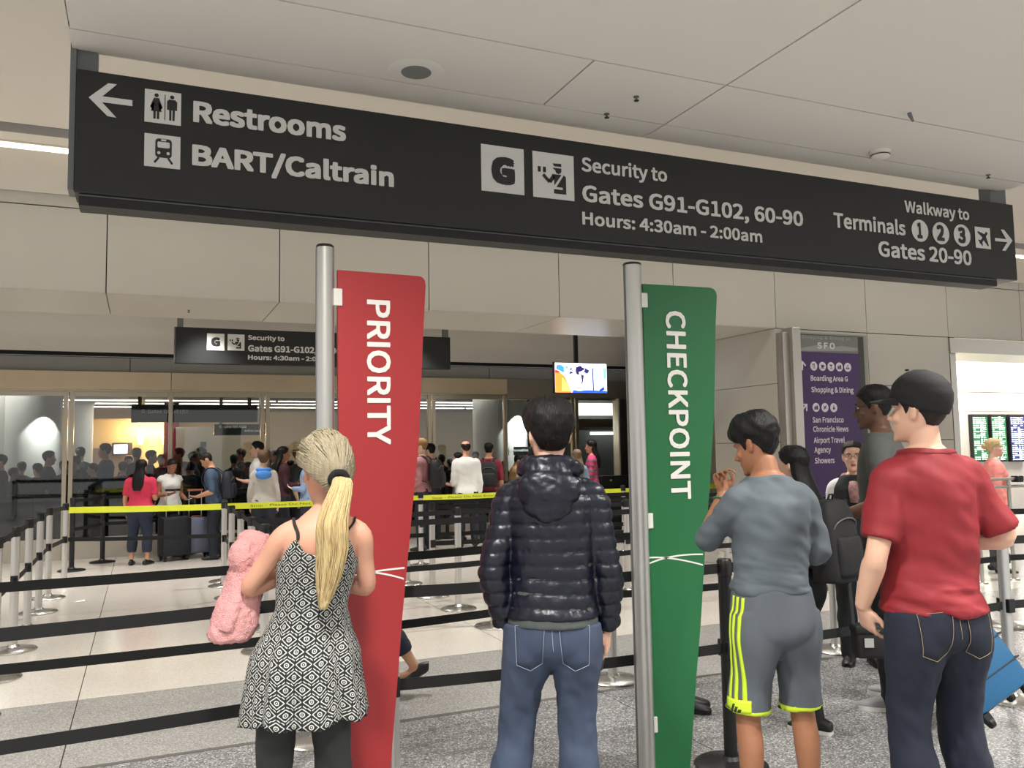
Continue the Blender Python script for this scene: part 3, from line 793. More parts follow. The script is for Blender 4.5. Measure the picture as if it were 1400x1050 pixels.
run(B, ['silver stanchion at the left end of the second belt line', 'silver stanchion behind the blonde woman in the second belt line', 'silver stanchion between the man in the puffer jacket and the green banner', 'silver stanchion behind the person with the black backpack', 'silver stanchion behind the elbow of the man in the red shirt', 'silver stanchion at the right end of the second belt line'])
# left row, running away from the camera
Lr = [(-.92, y) for y in (5.95, 6.93, 7.87, 8.76, 9.66, 10.57)]
lrun = run(Lr, ['silver stanchion, %s from the front in the left receding row' % ORD[i] for i in range(6)])
# row left of the blonde woman
Mr = [(.885, y) for y in (6.92, 7.8, 8.7, 9.6, 10.5)]
mrun = run(Mr, ['silver stanchion, %s from the front in the row beside the blonde woman' % ORD[i] for i in range(5)])
X3, X4, X5 = 2.81, 4.70, 6.60
ys = [6.92, 7.82, 8.62, 9.55]
rows3 = [stanchion(X3, y, 'silver stanchion, %s from the front in the row left of the puffer jacket' % ORD[i]) for i, y in enumerate(ys)]
rows4 = [stanchion(X4, y, 'silver stanchion, %s from the front in the row behind the green banner' % ORD[i]) for i, y in enumerate(ys)]
rows5 = [stanchion(X5, y, 'silver stanchion, %s from the front in the row at the opening corner' % ORD[i]) for i, y in enumerate(ys)]
for i, y in enumerate(ys):
    for z in (UZ, LZ):
        if i < 2: belt(rows3[i], (.885, y), z)
        belt(rows3[i], (X4, y), z); belt(rows4[i], (X5, y), z)
# yellow belts closing the queue
yw = mat('yellow_print', (120,128,24), .7)
YZ = .895
Yp = [atZ(90, 697.5, YZ), atZ(307, 692.5, YZ), atZ(575, 681, YZ), atZ(700, 675.5, YZ), atZ(852, 671, YZ), atZ(985, 664, YZ)]
Yp = [(min(q.x, 9.5), q.y) for q in Yp]
ylab = ['silver stanchion at the left end of the yellow belt', 'silver stanchion where two yellow belts meet behind the woman in the white top', 'silver stanchion of the yellow belt behind the red banner', 'silver stanchion of the yellow belt behind the puffer jacket', 'silver stanchion of the yellow belt left of the green banner', 'silver stanchion at the right end of the yellow belt']
yr = []
for p, l in zip(Yp, ylab): yr.append(stanchion(p[0], p[1], l, group='stanchions of the yellow belt'))
for i in range(5):
    b = belt(yr[i], Yp[i+1], YZ, YELLOW, .072, sag=.008); belt(yr[i], Yp[i+1], LZ); b['label'] = 'bright yellow belt'
    if i >= 1:
        a = Vector((*Yp[i], 0)); e = Vector((*Yp[i+1], 0)); d = (e-a); L = d.length; d.normalize()
        u0 = L*.12
        t = lettering('Stop - Please Do Not Enter', ((a.x, a.y, 0), d, (0,0,1), (d.y, -d.x, 0)), u0, u0+.95, YZ-.018, .026, yw, b, bold=0, lift=.004, sans=False)
        t.matrix_parent_inverse = Matrix.Translation((-a.x, -a.y, 0))
for z in (UZ, LZ): belt(lrun[-1], Yp[0], z); belt(mrun[-1], Yp[1], z)
# black stanchions beside the glass
G = [fl(101,775), fl(142,763), (.62,14.17), (1.9,14.17), (3.4,14.17), (4.9,14.17), (6.3,14.17)]
G[0] = (G[0][0], 12.95); G[1] = (G[1][0], 13.75)
run(G, ['black stanchion nearest the left end of the yellow belt', 'black stanchion left of the woman in the red top by the glass'] + ['black stanchion in the dark belt line along the glass, %s past the woman in red' % ORD[i] for i in range(5)], black=range(7), group='black stanchions along the glass')

# steel railing and a kiosk edge at the right
rl = empty('railing', (atD(1395, 700, 8.9).x, atD(1395, 700, 8.9).y, 0), label='steel railing with two rails in front of the lobby doorway', cat='railing')
n0 = len(COL.objects)
a = atD(1335, 656.5, 9.2); b = a+Vector((4.2, .0, 0))
for dz in (0, -.085):
    MB().tube([(a.x, a.y, a.z+dz), (b.x, b.y, a.z+dz)], .018, 10).obj('rail', STEEL, None, smooth=True)
for t in (0, .12, .38, .64, .9):
    p = a.lerp(b, t); MB().lathe([(.02,0),(.02,a.z)], 12, (p.x, p.y, 0)).obj('rail_post', STEEL, None, smooth=True)
    MB().lathe([(.06,0),(.05,.015)], 16, (p.x, p.y, 0)).obj('foot_plate', STEEL, None, smooth=True)
p = a.lerp(b, .155); MB().box(p.x-.05, p.x+.05, p.y-.04, p.y+.04, a.z-.04, a.z+.03, .005).obj('joint_box', BLACK_METAL)
reparent(rl, n0)
# a strip of paper dropped on the floor
q = fl(108, 823)
pp = MB(); pp.add([(q[0]-.05,q[1]-.04,.003),(q[0]+.06,q[1]-.02,.004),(q[0]+.05,q[1]+.05,.012),(q[0]-.02,q[1]+.04,.003),(q[0]-.05,q[1]-.04,.005),(q[0]+.06,q[1]-.02,.006),(q[0]+.05,q[1]+.05,.014),(q[0]-.02,q[1]+.04,.005)], [(3,2,1,0),(4,5,6,7),(0,1,5,4),(1,2,6,5),(2,3,7,6),(3,0,4,7)])
tag(pp.obj('paper_scrap', mat('paper', (236,232,224), .8)), 'crumpled white scrap of paper lying on the pale floor', 'paper')

# ------------------------------------------------------------------ LUGGAGE
def suitcase(loc, w, d, h, m, label, rz=0, tilt=0, axis='Y', handle=True, ribs=True, wheel=BLACK_METAL, grip=None, hh=.38):
    root = empty('suitcase', loc, label=label, cat='suitcase')
    root.rotation_euler = (0, tilt, rz) if axis == 'Y' else (tilt, 0, rz)
    mb = MB().box(-w/2, w/2, -d/2, d/2, .07, .07+h, min(.045, d*.2)); mb.obj('shell', m, root, smooth=True)
    if ribs:
        for k in range(1, 4):
            z = .07+h*k/4
            MB().box(-w/2-.003, w/2+.003, -d/2-.003, d/2+.003, z-.004, z+.004, .002).obj('groove', mat(m.name+'_groove', (20,30,44), .6), root)
    MB().box(-w/2-.004, w/2+.004, -.006, .006, .075, .065+h, .003).obj('zip_band', BLACK_METAL, root)
    for sx in (-1, 1):
        for sy in (-1, 1):
            wx, wy = sx*(w/2-.05), sy*(d/2-.045)
            wr_ = MB().tube([(wx-.012, wy, .026), (wx+.012, wy, .026)], .026, 14).obj('wheel', wheel, root, smooth=True)
            MB().box(wx-.022, wx+.022, wy-.018, wy+.018, .03, .075, .004).obj('wheel_fork', wheel, root)
    if handle:
        for sx in (-1, 1): MB().tube([(sx*.09, d/2-.05, .07+h-.01), (sx*.09, d/2-.05, .07+h+hh)], .007, 8).obj('handle_tube', STEEL_SIGN, root, smooth=True)
        MB().box(-.11, .11, d/2-.065, d/2-.035, .07+h+hh-.01, .07+h+hh+.02, .006).obj('handle_grip', grip or BLACK_METAL, root)
    MB().tube([(-.08, 0, .07+h-.005), (-.06, 0, .07+h+.02), (.06, 0, .07+h+.02), (.08, 0, .07+h-.005)], .009, 8).obj('carry_handle', grip or BLACK_METAL, root, smooth=True)
    return root
BLUE = mat('suitcase_blue', (28,86,126), .4, bump=.05, bscale=180)
q = fl(1374, 1002)
sc = suitcase((q[0], q[1], .0), .40, .25, .54, BLUE, 'bright blue hard suitcase tilted on its wheels at the right edge', handle=True, hh=.14)
rot = Matrix.Rotation(-.93, 3, 'Z') @ Matrix.Rotation(-math.radians(33), 3, 'Y') @ Matrix.Rotation(.75, 3, 'Z')
sc.rotation_euler = rot.to_euler()
sc.location.z = -min((rot @ v.co).z for c in sc.children for v in c.data.vertices)
q = fl(238, 766)
suitcase((q[0], q[1]-.0, 0), .42, .28, .56, mat('suitcase_navy', (24,26,36), .6, bump=.1, bscale=200), 'dark navy suitcase standing beside the woman in the red top', rz=.3, handle=True, ribs=False)
q = fl(268, 762)
suitcase((q[0], q[1]-.0, 0), .40, .26, .52, mat('suitcase_lavender', (118,122,146), .5, bump=.06, bscale=200), 'pale lavender grey suitcase with a tan handle by the glass', rz=.2, ribs=False, grip=mat('tan_leather', (170,104,78), .6), hh=.40)
# ------------------------------------------------------------------ PEOPLE
from mathutils import noise as mnoise
def crom(pts, sub):
    """Catmull-Rom through rows of numbers"""
    P = np.array(pts, float); n = len(P); out = []
    for i in range(n-1):
        p0 = P[max(i-1,0)]; p1 = P[i]; p2 = P[i+1]; p3 = P[min(i+2,n-1)]
        for k in range(sub):
            t = k/sub
            out.append(.5*((2*p1)+(-p0+p2)*t+(2*p0-5*p1+4*p2-p3)*t*t+(-p0+3*p1-3*p2+p3)*t**3))
    out.append(P[-1]); return np.array(out)
def limb(mb, pts, rad, sub=5, n=16, flat=1.0):
    rows = crom([list(p)+[r] for p, r in zip(pts, rad)], sub)
    return mb.tube([r[:3] for r in rows], [max(.002, r[3]) for r in rows], n, flat)
def stack(mb, rows, sub=4, n=28, ex=2.3, f=None):
    """horizontal slices (z, cx, cy, rx, ry_front, ry_back) lofted upwards, superellipse section"""
    R = crom(rows, sub); v = []; fc = []
    for r in R:
        for j in range(n):
            a = 2*math.pi*j/n; c, s = math.cos(a), math.sin(a)
            x = math.copysign(abs(c)**(2/ex), c)*r[3]; y = math.copysign(abs(s)**(2/ex), s)*(r[4] if s > 0 else r[5])
            v.append((r[1]+x, r[2]+y, r[0]))
    k = len(R)
    for i in range(k-1):
        for j in range(n):
            j2 = (j+1) % n; fc.append((i*n+j, i*n+j2, (i+1)*n+j2, (i+1)*n+j))
    fc.append(tuple(reversed(range(n)))); fc.append(tuple((k-1)*n+j for j in range(n)))
    return mb.add(v, fc)
def remesh(mb, name, voxel, smooth=3, sfac=.5):
    me0 = mb.mesh(name+'_source')
    ob = bpy.data.objects.new(name+'_source', me0); COL.objects.link(ob)
    m = ob.modifiers.new('remesh', 'REMESH'); m.mode = 'VOXEL'; m.voxel_size = voxel; m.adaptivity = 0
    if smooth:
        q = ob.modifiers.new('smooth', 'SMOOTH'); q.iterations = smooth; q.factor = sfac
    dg = bpy.context.evaluated_depsgraph_get()
    me = bpy.data.meshes.new_from_object(ob.evaluated_get(dg)); me.name = name
    bpy.data.objects.remove(ob); bpy.data.meshes.remove(me0)
    me.shade_smooth(); return me
def arr(me):
    a = np.empty(len(me.vertices)*3, np.float32); me.vertices.foreach_get('co', a); return a.reshape(-1,3)
def setarr(me, a): me.vertices.foreach_set('co', a.astype(np.float32).ravel()); me.update()
def normals(me):
    a = np.empty(len(me.vertices)*3, np.float32); me.vertices.foreach_get('normal', a); return a.reshape(-1,3)
def wrinkle(me, amp, sc=(9,9,22), seed=0., mask=None, ridged=False):
    """cloth folds: push the surface along its normals by stretched noise"""
    if amp <= 0: return me
    a = arr(me); nn = normals(me); d = np.empty(len(a))
    for i, p in enumerate(a):
        q = Vector((p[0]*sc[0]+seed, p[1]*sc[1]+seed*1.7, p[2]*sc[2]+p[0]*4-seed))
        h = mnoise.noise(q)+.5*mnoise.noise(q*2.1)
        d[i] = (1-2*abs(h)) if ridged else h
    if mask is not None: d *= mask(a)
    setarr(me, a+nn*(d*amp)[:,None]); return me

HEAD = [  # t, half width, front, back
 (.00,.020,.083,-.030),(.04,.036,.094,-.010),(.12,.050,.096,.022),(.22,.060,.094,.050),(.34,.066,.091,.074),(.44,.070,.088,.088),
 (.52,.072,.085,.095),(.60,.0745,.092,.100),(.72,.0755,.090,.101),(.84,.069,.076,.090),(.92,.055,.054,.068),(.975,.033,.031,.040),(1.0,.010,.009,.012)]
_HT = np.array(HEAD)
def head_at(t, th, off=0.):
    t = min(max(t, 0.), 1.)
    w, yf, yb = (np.interp(t, _HT[:,0], _HT[:,k]) for k in (1,2,3))
    c, s = math.cos(th), math.sin(th)
    y = (yf if c > 0 else yb)
    return Vector(((w+off)*s, (y+off)*c, t*.235 + (off*.9*max(0, (t-.78)/.22))))
def head_mesh(mb, M, ear=True, nose=1.0, female=False):
    n = 24; rows = crom(HEAD, 3); v = []; f = []
    for r in rows:
        for j in range(n):
            a = 2*math.pi*j/n; c, s = math.cos(a), math.sin(a)
            y = r[2] if c > 0 else r[3]
            v.append(M @ Vector((r[1]*s*(.97 if female else 1), y*c, r[0]*.235)))
    k = len(rows)
    for i in range(k-1):
        for j in range(n):
            j2 = (j+1) % n; f.append((i*n+j, i*n+j2, (i+1)*n+j2, (i+1)*n+j))
    f.append(tuple(reversed(range(n)))); f.append(tuple((k-1)*n+j for j in range(n)))
    mb.add(v, f)
    T = lambda x, y, z: M @ Vector((x, y, z))
    R = M.to_3x3(); s = R.col[0].length; Rn = R.normalized()
    def E(c, r): mb.ell(T(*c), tuple(q*s for q in r), 12, 8, Rn)
    mb.tube([T(0,.080,.128), T(0,.098,.104), T(0,.108*1.0+.006*nose,.086), T(0,.094,.074)], [.008*s,.010*s,.0135*s,.010*s], 10)
    E((.013,.094,.080),(.009,.010,.008)); E((-.013,.094,.080),(.009,.010,.008))
    E((0,.089,.055),(.024,.011,.006)); E((0,.089,.046),(.020,.011,.0065))
    E((0,.085,.012),(.022,.014,.014))
    E((.034,.076,.136),(.022,.012,.007)); E((-.034,.076,.136),(.022,.012,.007))
    E((.040,.062,.088),(.022,.020,.020)); E((-.040,.062,.088),(.022,.020,.020))
    if ear:
        for q in (-1, 1):
            rt = Rn @ Matrix.Rotation(q*.35, 3, 'Z')
            mb.ell(T(q*.076,-.012,.112), (.007*s,.019*s,.032*s), 12, 8, rt)
            mb.ell(T(q*.074,-.008,.090), (.006*s,.011*s,.013*s), 10, 6, rt)
def hand(mb, w, d, nrm, side, curl=.25, s=1.0, spread=1.0):
    """palm, four unequal bent fingers and a thumb leaving the side of the palm near its base"""
    w = Vector(w); d = Vector(d).normalized(); n = Vector(nrm); n = (n-d*n.dot(d)).normalized(); x = d.cross(n).normalized()*side
    # n points out of the palm, x towards the thumb
    P = lambda a, b, c: w+x*a*s+d*b*s+n*c*s
    pts = [(-.01,.026,.020),(.02,.030,.018),(.055,.040,.015),(.085,.042,.014),(.098,.040,.011)]
    v = []; f = []; m = 16
    for b, rw, rt in pts:
        for j in range(m):
            a = 2*math.pi*j/m; v.append(P(rw*math.cos(a), b, rt*math.sin(a)))
    for i in range(len(pts)-1):
        for j in range(m): f.append((i*m+j, i*m+(j+1) % m, (i+1)*m+(j+1) % m, (i+1)*m+j))
    f.append(tuple(reversed(range(m)))); f.append(tuple((len(pts)-1)*m+j for j in range(m))); mb.add(v, f)
    for k, (a0, L, r) in enumerate(((.032,.074,.0088),(.011,.084,.009),(-.011,.078,.0088),(-.031,.060,.0078))):
        ang = curl*.5; p = Vector((a0, .08, 0)); q = [p.copy()]; rr = [r]
        p = Vector((a0*1.04, .097, -.002)); q.append(p.copy()); rr.append(r)
        for seg in (.45, .32, .23):
            ang += curl*(1.0+.12*k)
            p = p+Vector((a0*.10*spread, math.cos(ang)*L*seg, math.sin(ang)*L*seg)); q.append(p.copy()); rr.append(r*(1-.09*len(rr)*.8))
        mb.tube([P(*t) for t in q], [t*s for t in rr], 8); mb.ell(P(*q[-1]), (rr[-1]*s,)*3, 8, 6)
    th = [(.016,.012,.004),(.038,.030,.012),(.052,.056,.020),(.058,.080,.022)]
    mb.tube([P(*t) for t in th], [.014*s,.012*s,.0105*s,.009*s], 8); mb.ell(P(*th[-1]), (.009*s,)*3, 8, 6)

ARMS = {  # elbow, wrist, hand direction, palm direction for the right side
 'down':   ((.205,-.035,1.105),(.215,.04,.855),(-.03,.18,-1),(-1,0,0)),
 'pocket': ((.250,-.09,1.115),(.205,.0,.915),(-.25,.35,-1),(-1,0,0)),
 'phone':  ((.205,.0,1.11),(.12,.22,1.13),(-.35,.8,.25),(-.3,0,1)),
 'phone_low': ((.210,-.02,1.10),(.17,.22,1.02),(-.1,1,.05),(-.3,0,1)),
 'cross':  ((.215,.07,1.12),(.02,.20,1.14),(-1,.05,.05),(0,-1,0)),
 'strap':  ((.22,.03,1.11),(.125,.15,1.27),(-.2,.2,1),(0,-1,0)),
 'hip':    ((.31,-.06,1.12),(.19,.10,1.0),(-.6,.3,-.5),(-1,0,0)),
}
SKIN = {'light': (224,178,152), 'fair': (232,190,168), 'tan': (196,146,114), 'brown': (164,112,82), 'dark': (96,66,50), 'pink': (216,160,134)}
def skin(k): return mat('skin_'+k, SKIN[k], .5, bump=.06, bscale=220)

class Person:
    def __init__(s, x, y, h, heading, label, sk='light', female=False, near=False, width=1.0, depth=1.0, arm_l='down', arm_r='down', head_yaw=0., head_pitch=0., stance=.10,
                 step=0., lean=(0,0), shift=0., group=None, shoulder=None, voxel=None, toe=12, hip=1.0, belly=0., legs=None, head_roll=0., curl=.3, bust=0., head_scale=1.0):
        s.k = h/1.75; s.near = near; s.female = female; s.w = width; s.dp = depth; s.lean = lean; s.shift = shift
        s.vox = voxel or (.0065 if near else .017); s.bel = belly; s.bust = bust
        s.sh = shoulder or (.143 if female else .156); s.hipw = hip
        s.arms = [q if not isinstance(q, str) else ARMS[q] for q in (arm_l, arm_r)]
        s.seed = (x*3.1+y*1.7) % 7
        if legs: s.legs = legs
        else:
            t = math.radians(toe); s.legs = []
            for sd in (-1, 1):
                st = step*sd
                s.legs.append(((sd*.088,0,.90),(sd*(.085+stance)*.5+sd*.03, st*.5+.015, .485),(sd*(.03+stance), st-.02, .085), (sd*math.sin(t), math.cos(t), 0)))
        s.HM = s.up((0,.0,1.505)) ; base = s.up((0, .004, 1.515))
        s.HM = Matrix.Translation(base) @ Matrix.Rotation(math.radians(head_yaw), 4, 'Z') @ Matrix.Rotation(-math.radians(head_pitch), 4, 'X') @ Matrix.Rotation(math.radians(head_roll), 4, 'Y') @ Matrix.Translation(Vector((0, .012, 0))) @ Matrix.Scale(head_scale, 4)
        mb = MB(); s.body(mb, curl)
        me = remesh(mb, 'person', s.vox, 2, .4); s.scale(me)
        s.o = link('person', me, skin(sk))
        s.o.location = (x, y, 0); s.o.rotation_euler = (0, 0, -heading)
        tag(s.o, label, 'person', group)
    def up(s, p):
        """posture: the trunk leans and shifts above the hips"""
        t = min(1, max(0, (p[2]-.86)/.64)); return Vector((p[0]+s.lean[0]*t**1.2, p[1]+s.lean[1]*t, p[2]))
    def scale(s, me):
        a = arr(me); setarr(me, a*s.k)
    def trunk(s, e=0., z0=.78, z1=1.50, hip_e=0., flare=0., slim=False):
        w, d, f = s.w, s.dp, s.female
        if f: T = [(.76,.05,.05,.05),(.81,.138,.098,.112),(.86,.172*s.hipw,.108,.128),(.93,.172*s.hipw,.108,.118),(1.02,.142,.098,.092),(1.10,.126,.094,.082),(1.18,.132,.100+s.bust*.5,.086),(1.27,.142,.112+s.bust,.095),(1.36,.147,.098+s.bust*.3,.098),(1.41,.138,.075,.090),(1.455,.098,.058,.070),(1.495,.058,.050,.054)]
        else: T = [(.76,.05,.05,.05),(.81,.136,.100,.112),(.86,.168*s.hipw,.112,.126),(.93,.168*s.hipw,.115,.116),(1.02,.152,.112,.098),(1.10,.148,.112,.094),(1.20,.154,.116,.100),(1.30,.163,.118,.110),(1.37,.164,.104,.112),(1.42,.148,.080,.096),(1.46,.105,.060,.074),(1.50,.064,.054,.060)]
        T = np.array(T); rows = []
        zs = sorted(set([z0]+[t for t in T[:,0] if z0 < t < z1]+[z1]))
        for z in zs:
            r = [np.interp(z, T[:,0], T[:,k]) for k in (1,2,3)]
            b = s.bel*math.exp(-((z-1.04)/.11)**2)
            ww = w if z < 1.44 else 1+(w-1)*.4
            q = s.up((0, 0, z))
            fl = max(0, (1.10-z))*flare
            rows.append((z, q.x, q.y, r[0]*ww+e+fl+b*.3, r[1]*d+e+b+fl, r[2]*d+e+fl*.8))
        return rows
    def arm_pts(s, i):
        sd = (-1, 1)[i]; el, wr, hd, pn = s.arms[i]
        S0 = s.up((sd*(s.sh*s.w-.055), -.008, 1.405)); S1 = s.up((sd*s.sh*s.w, -.008, 1.375))
        el = s.up((sd*el[0]*(.5+.5*s.w), el[1], el[2])); wr = s.up((sd*wr[0]*(.6+.4*s.w), wr[1], wr[2]))
        return S0, S1, el, wr, Vector((sd*hd[0], hd[1], hd[2])), Vector((sd*pn[0], pn[1], pn[2]))
    def body(s, mb, curl):
        g = .88 if s.female else 1.0; wl = .5+.5*s.w
        stack(mb, [(z,a,b,rx-q,ry-q,rb-q) for (z,a,b,rx,ry,rb) in s.trunk(0, .85) for q in [(.016 if z < 1.2 else .012 if z < 1.29 else 0.)]], 3, 24)
        nb = s.up((0,-.005,1.46)); hb = s.HM @ Vector((0,-.012,.045))
        limb(mb, [nb, nb.lerp(hb,.5)+Vector((0,-.004,0)), hb], [.064*g,.053*g,.052*g], 4)
        head_mesh(mb, s.HM, female=s.female)
        for i in (0, 1):
            S0, S1, el, wr, hd, pn = s.arm_pts(i); ra = g*wl
            m1 = S1.lerp(el, .45); m2 = el.lerp(wr, .3)
            limb(mb, [S0, S1, m1, el, m2, wr], [.060*ra,.056*ra,.047*ra,.039*ra,.042*ra,.027*ra], 5, 14)
            hand(mb, wr, hd, pn, -1 if i == 1 else 1, curl, (.92 if s.female else 1.0)*.97)
        for hp, kn, an, fd in s.legs:
            hp, kn, an, fd = Vector(hp), Vector(kn), Vector(an), Vector(fd).normalized()
            back = Vector((0,-.012,0))
            limb(mb, [hp+Vector((0,0,.04)), hp+Vector((0,0,-.08)), hp.lerp(kn,.6), kn, kn.lerp(an,.33)+back, kn.lerp(an,.75), an+Vector((0,0,-.02))], [.070*wl,.074*wl,.062*wl,.053*wl,.055*wl,.040,.034], 4, 16)
            fl2 = Vector((fd.x, fd.y, 0)).normalized()
            limb(mb, [an-fl2*.055+Vector((0,0,-.05)), an+Vector((0,0,-.035)), an+fl2*.09+Vector((0,0,-.055)), an+fl2*.17+Vector((0,0,-.067))], [.026,.034,.034,.018], 3, 12, .75)
    # ---- garments
    def add(s, name, me, m, parent=None, label=None):
        o = link(name, me, m, parent or s.o)
        if label: o['label'] = label
        return o
    def top(s, m, hem=.90, sleeve=.55, e=.012, name='shirt', neck=1.487, wr=.006, flare=0., loose=1.0, e_arm=.012, sc=(7,7,13), mask=None, voxel=None, label=None, cuff=None, straps=False):
        mb = MB(); stack(mb, s.trunk(e, hem, neck, flare=flare), 4, 30)
        g = .88 if s.female else 1.0; wl = .5+.5*s.w
        if sleeve > 0:
            for i in (0, 1):
                S0, S1, el, wr_, hd, pn = s.arm_pts(i); ra = g*wl
                path = [S0, S1, S1.lerp(el,.45), el, el.lerp(wr_,.3), wr_]; rad = [.062*ra,.060*ra,.049*ra,.041*ra,.043*ra,.029*ra]
                R = crom([list(p)+[r] for p, r in zip(path, rad)], 8); L = np.r_[0, np.cumsum(np.linalg.norm(np.diff(R[:,:3], axis=0), axis=1))]
                n = 2+max(2, int(np.searchsorted(L, L[8]+sleeve*(L[-1]-L[8]))))
                n = min(n, len(R)); R = R[:n]; k = np.linspace(0, 1, n)
                mb.tube([q[:3] for q in R], list(R[:,3]+e_arm*(.6+.7*k*loose)), 16)
        me = remesh(mb, name, voxel or (s.vox*1.25), 3 if s.near else 2)
        if wr: wrinkle(me, wr, sc, s.seed, mask)
        s.scale(me); return s.add(name, me, m, label=label)
    def legs_mesh(s, m, length=1.0, e=.012, hem_e=.026, waist=1.0, name='trousers', wr=.006, knee_e=.016, sc=(14,14,10), label=None, voxel=None):
        mb = MB(); rows = s.trunk(e*.9, .762, waist); stack(mb, rows, 3, 26); wl = .5+.5*s.w
        for hp, kn, an, fd in s.legs:
            hp, kn, an = Vector(hp), Vector(kn), Vector(an)
            b = Vector((0,-.012,0))
            path = [hp+Vector((0,-.014,.02)), hp+Vector((0,-.018,-.09)), hp.lerp(kn,.6)+Vector((0,-.006,0)), kn, kn.lerp(an,.33)+b, kn.lerp(an,.75), an+Vector((0,0,-.045))]
            rad = [.088*wl+e,.094*wl+e,.071*wl+e*1.1,.055*wl+knee_e,.055*wl+knee_e+.004,.044*wl+hem_e*.85,.038*wl+hem_e]
            R = crom([list(p)+[r] for p, r in zip(path, rad)], 6); n = max(8, int(round(len(R)*length))); R = R[:n]
            mb.tube([q[:3] for q in R], list(R[:,3]), 18)
        me = remesh(mb, name, voxel or s.vox*1.25, 3 if s.near else 2)
        if wr: wrinkle(me, wr, sc, s.seed+3, lambda a: np.clip((1.0-a[:,2])/.3, .15, 1))
        s.scale(me); return s.add(name, me, m, label=label)
    def shoes(s, m, sole=None, h=.07, L=.27, label=None):
        for hp, kn, an, fd in s.legs:
            an = Vector(an); f = Vector((fd[0], fd[1], 0)).normalized(); zz = an.z-.085
            p = fd[2] if len(fd) > 2 else 0
            up = Vector((0,0,1)); rt = f.cross(up)
            mb = MB()
            rows = [(-.085,.028,.018,.075),(-.07,.036,.008,.082),(-.02,.036,.006,.10),(.04,.040,.006,.085),(.10,.047,.006,.060),(.15,.042,.008,.045),(.178,.022,.012,.032)]
            v = []; fc = []; n = 16; R = crom(rows, 3)
            for b, w, z0, z1 in R:
                for j in range(n):
                    a = 2*math.pi*j/n; c, q = math.cos(a), math.sin(a)
                    z = z0+(z1-z0)*(.5+.5*math.copysign(abs(q)**.7, q))
                    ww = w*(1-.35*max(0, q))
                    v.append(an+f*b*(L/.263)+rt*ww*math.copysign(abs(c)**.8, c)+up*(z-.085+p*b))
            k = len(R)
            for i in range(k-1):
                for j in range(n): fc.append((i*n+j, i*n+(j+1) % n, (i+1)*n+(j+1) % n, (i+1)*n+j))
            fc.append(tuple(reversed(range(n)))); fc.append(tuple((k-1)*n+j for j in range(n)))
            mb.add(v, fc); me = mb.mesh('shoe', 'all'); s.scale(me); o = s.add('shoe', me, m, label=label)
            if sole:
                pr = [(an+f*b*(L/.263)+rt*w*1.06) for b, w, _, _ in R]+[(an+f*b*(L/.263)-rt*w*1.06) for b, w, _, _ in reversed(R)]
                bs = [b for b, *_ in R]+[b for b, *_ in reversed(R)]
                vv = [Vector((q.x, q.y, zz+.0+p*b)) for q, b in zip(pr, bs)]+[Vector((q.x, q.y, zz+.022+p*b)) for q, b in zip(pr, bs)]
                kk = len(pr); ff = [tuple(reversed(range(kk))), tuple(range(kk, 2*kk))]+[(i, (i+1) % kk, kk+(i+1) % kk, kk+i) for i in range(kk)]
                me = MB().add(vv, ff).mesh('sole'); s.scale(me); s.add('sole', me, sole, o)
    # ---- hair
    def hair(s, m, style='short', vol=.016, length=.2, name='hair', front=.80, back=.20, side=.50):
        nt, nth = (26, 64) if s.near else (12, 30)
        def line(th):
            a = abs(((th+math.pi) % (2*math.pi))-math.pi); d = math.degrees(a)
            if style == 'long' or style == 'tied': return np.interp(d, [0,40,70,90,115,180], [front,front-.03,.60,.50 if style == 'long' else .56,.40,.16 if style == 'long' else .22])
            if style == 'bald': return np.interp(d, [0,60,75,95,120,180], [.99,.98,.62,.52,.40,.24])
            return np.interp(d, [0,35,55,72,80,92,112,135,180], [front,front-.02,front-.10,.56,side-.08,.58,.46,.28,back])
        v = []; f = []
        for i in range(nt+1):
            for j in range(nth):
                th = 2*math.pi*j/nth; t0 = line(th); t = t0+(1-t0)*(i/nt)
                if style == 'bald': t = min(t, t0+(.80-t0)*(i/nt))if abs(((th+math.pi) % (2*math.pi))-math.pi) > 1.2 else t
                e = vol*(.35+.65*min(1, i/nt*3.2))*(1.0 if style != 'short' else (.55+.6*max(0, (t-.5)*2)))
                e += vol*.34*mnoise.noise(Vector((math.sin(th)*5, math.cos(th)*5, t*7+s.seed)))*min(1, i/2)
                if style == 'bald': e = vol*min(1, i/2)*max(.0, 1-(i/nt)**3)
                v.append(s.HM @ head_at(t, th, max(.001, e)))
        for i in range(nt):
            for j in range(nth):
                j2 = (j+1) % nth; f.append((i*nth+j, i*nth+j2, (i+1)*nth+j2, (i+1)*nth+j))
        b0 = len(v)
        for j in range(nth):
            th = 2*math.pi*j/nth; v.append(s.HM @ head_at(line(th)+.02, th, -.006))
        for j in range(nth): f.append((b0+j, b0+(j+1) % nth, (j+1) % nth, j))
        f.append(tuple(nt*nth+j for j in range(nth)))
        me = MB().add(v, f).mesh(name, 'all'); s.scale(me); ob = s.add(name, me, m)
        if style == 'long':
            mb = MB(); n = 18
            H = lambda x, y, z: s.HM @ Vector((x, y, z))
            c = H(0,-.055,.10); rows = []
            top_ = H(0,-.045,.17); nb = s.up((0,-.105,1.44)); end = s.up((0,-.13*s.dp,1.44-length))
            rows = crom([list(top_)+[.074,.05], list(H(0,-.06,.06))+[.086,.052], list(nb)+[.098,.040], list(nb.lerp(end,.6))+[.092,.034], list(end)+[.06,.018]], 5)
            v = []; f = []; rx = Matrix.Rotation(0, 3, 'Z')
            for r in rows:
                for j in range(n):
                    a = 2*math.pi*j/n; v.append((r[0]+r[3]*math.cos(a)*(1+.05*math.sin(9*a)), r[1]+r[4]*math.sin(a), r[2]))
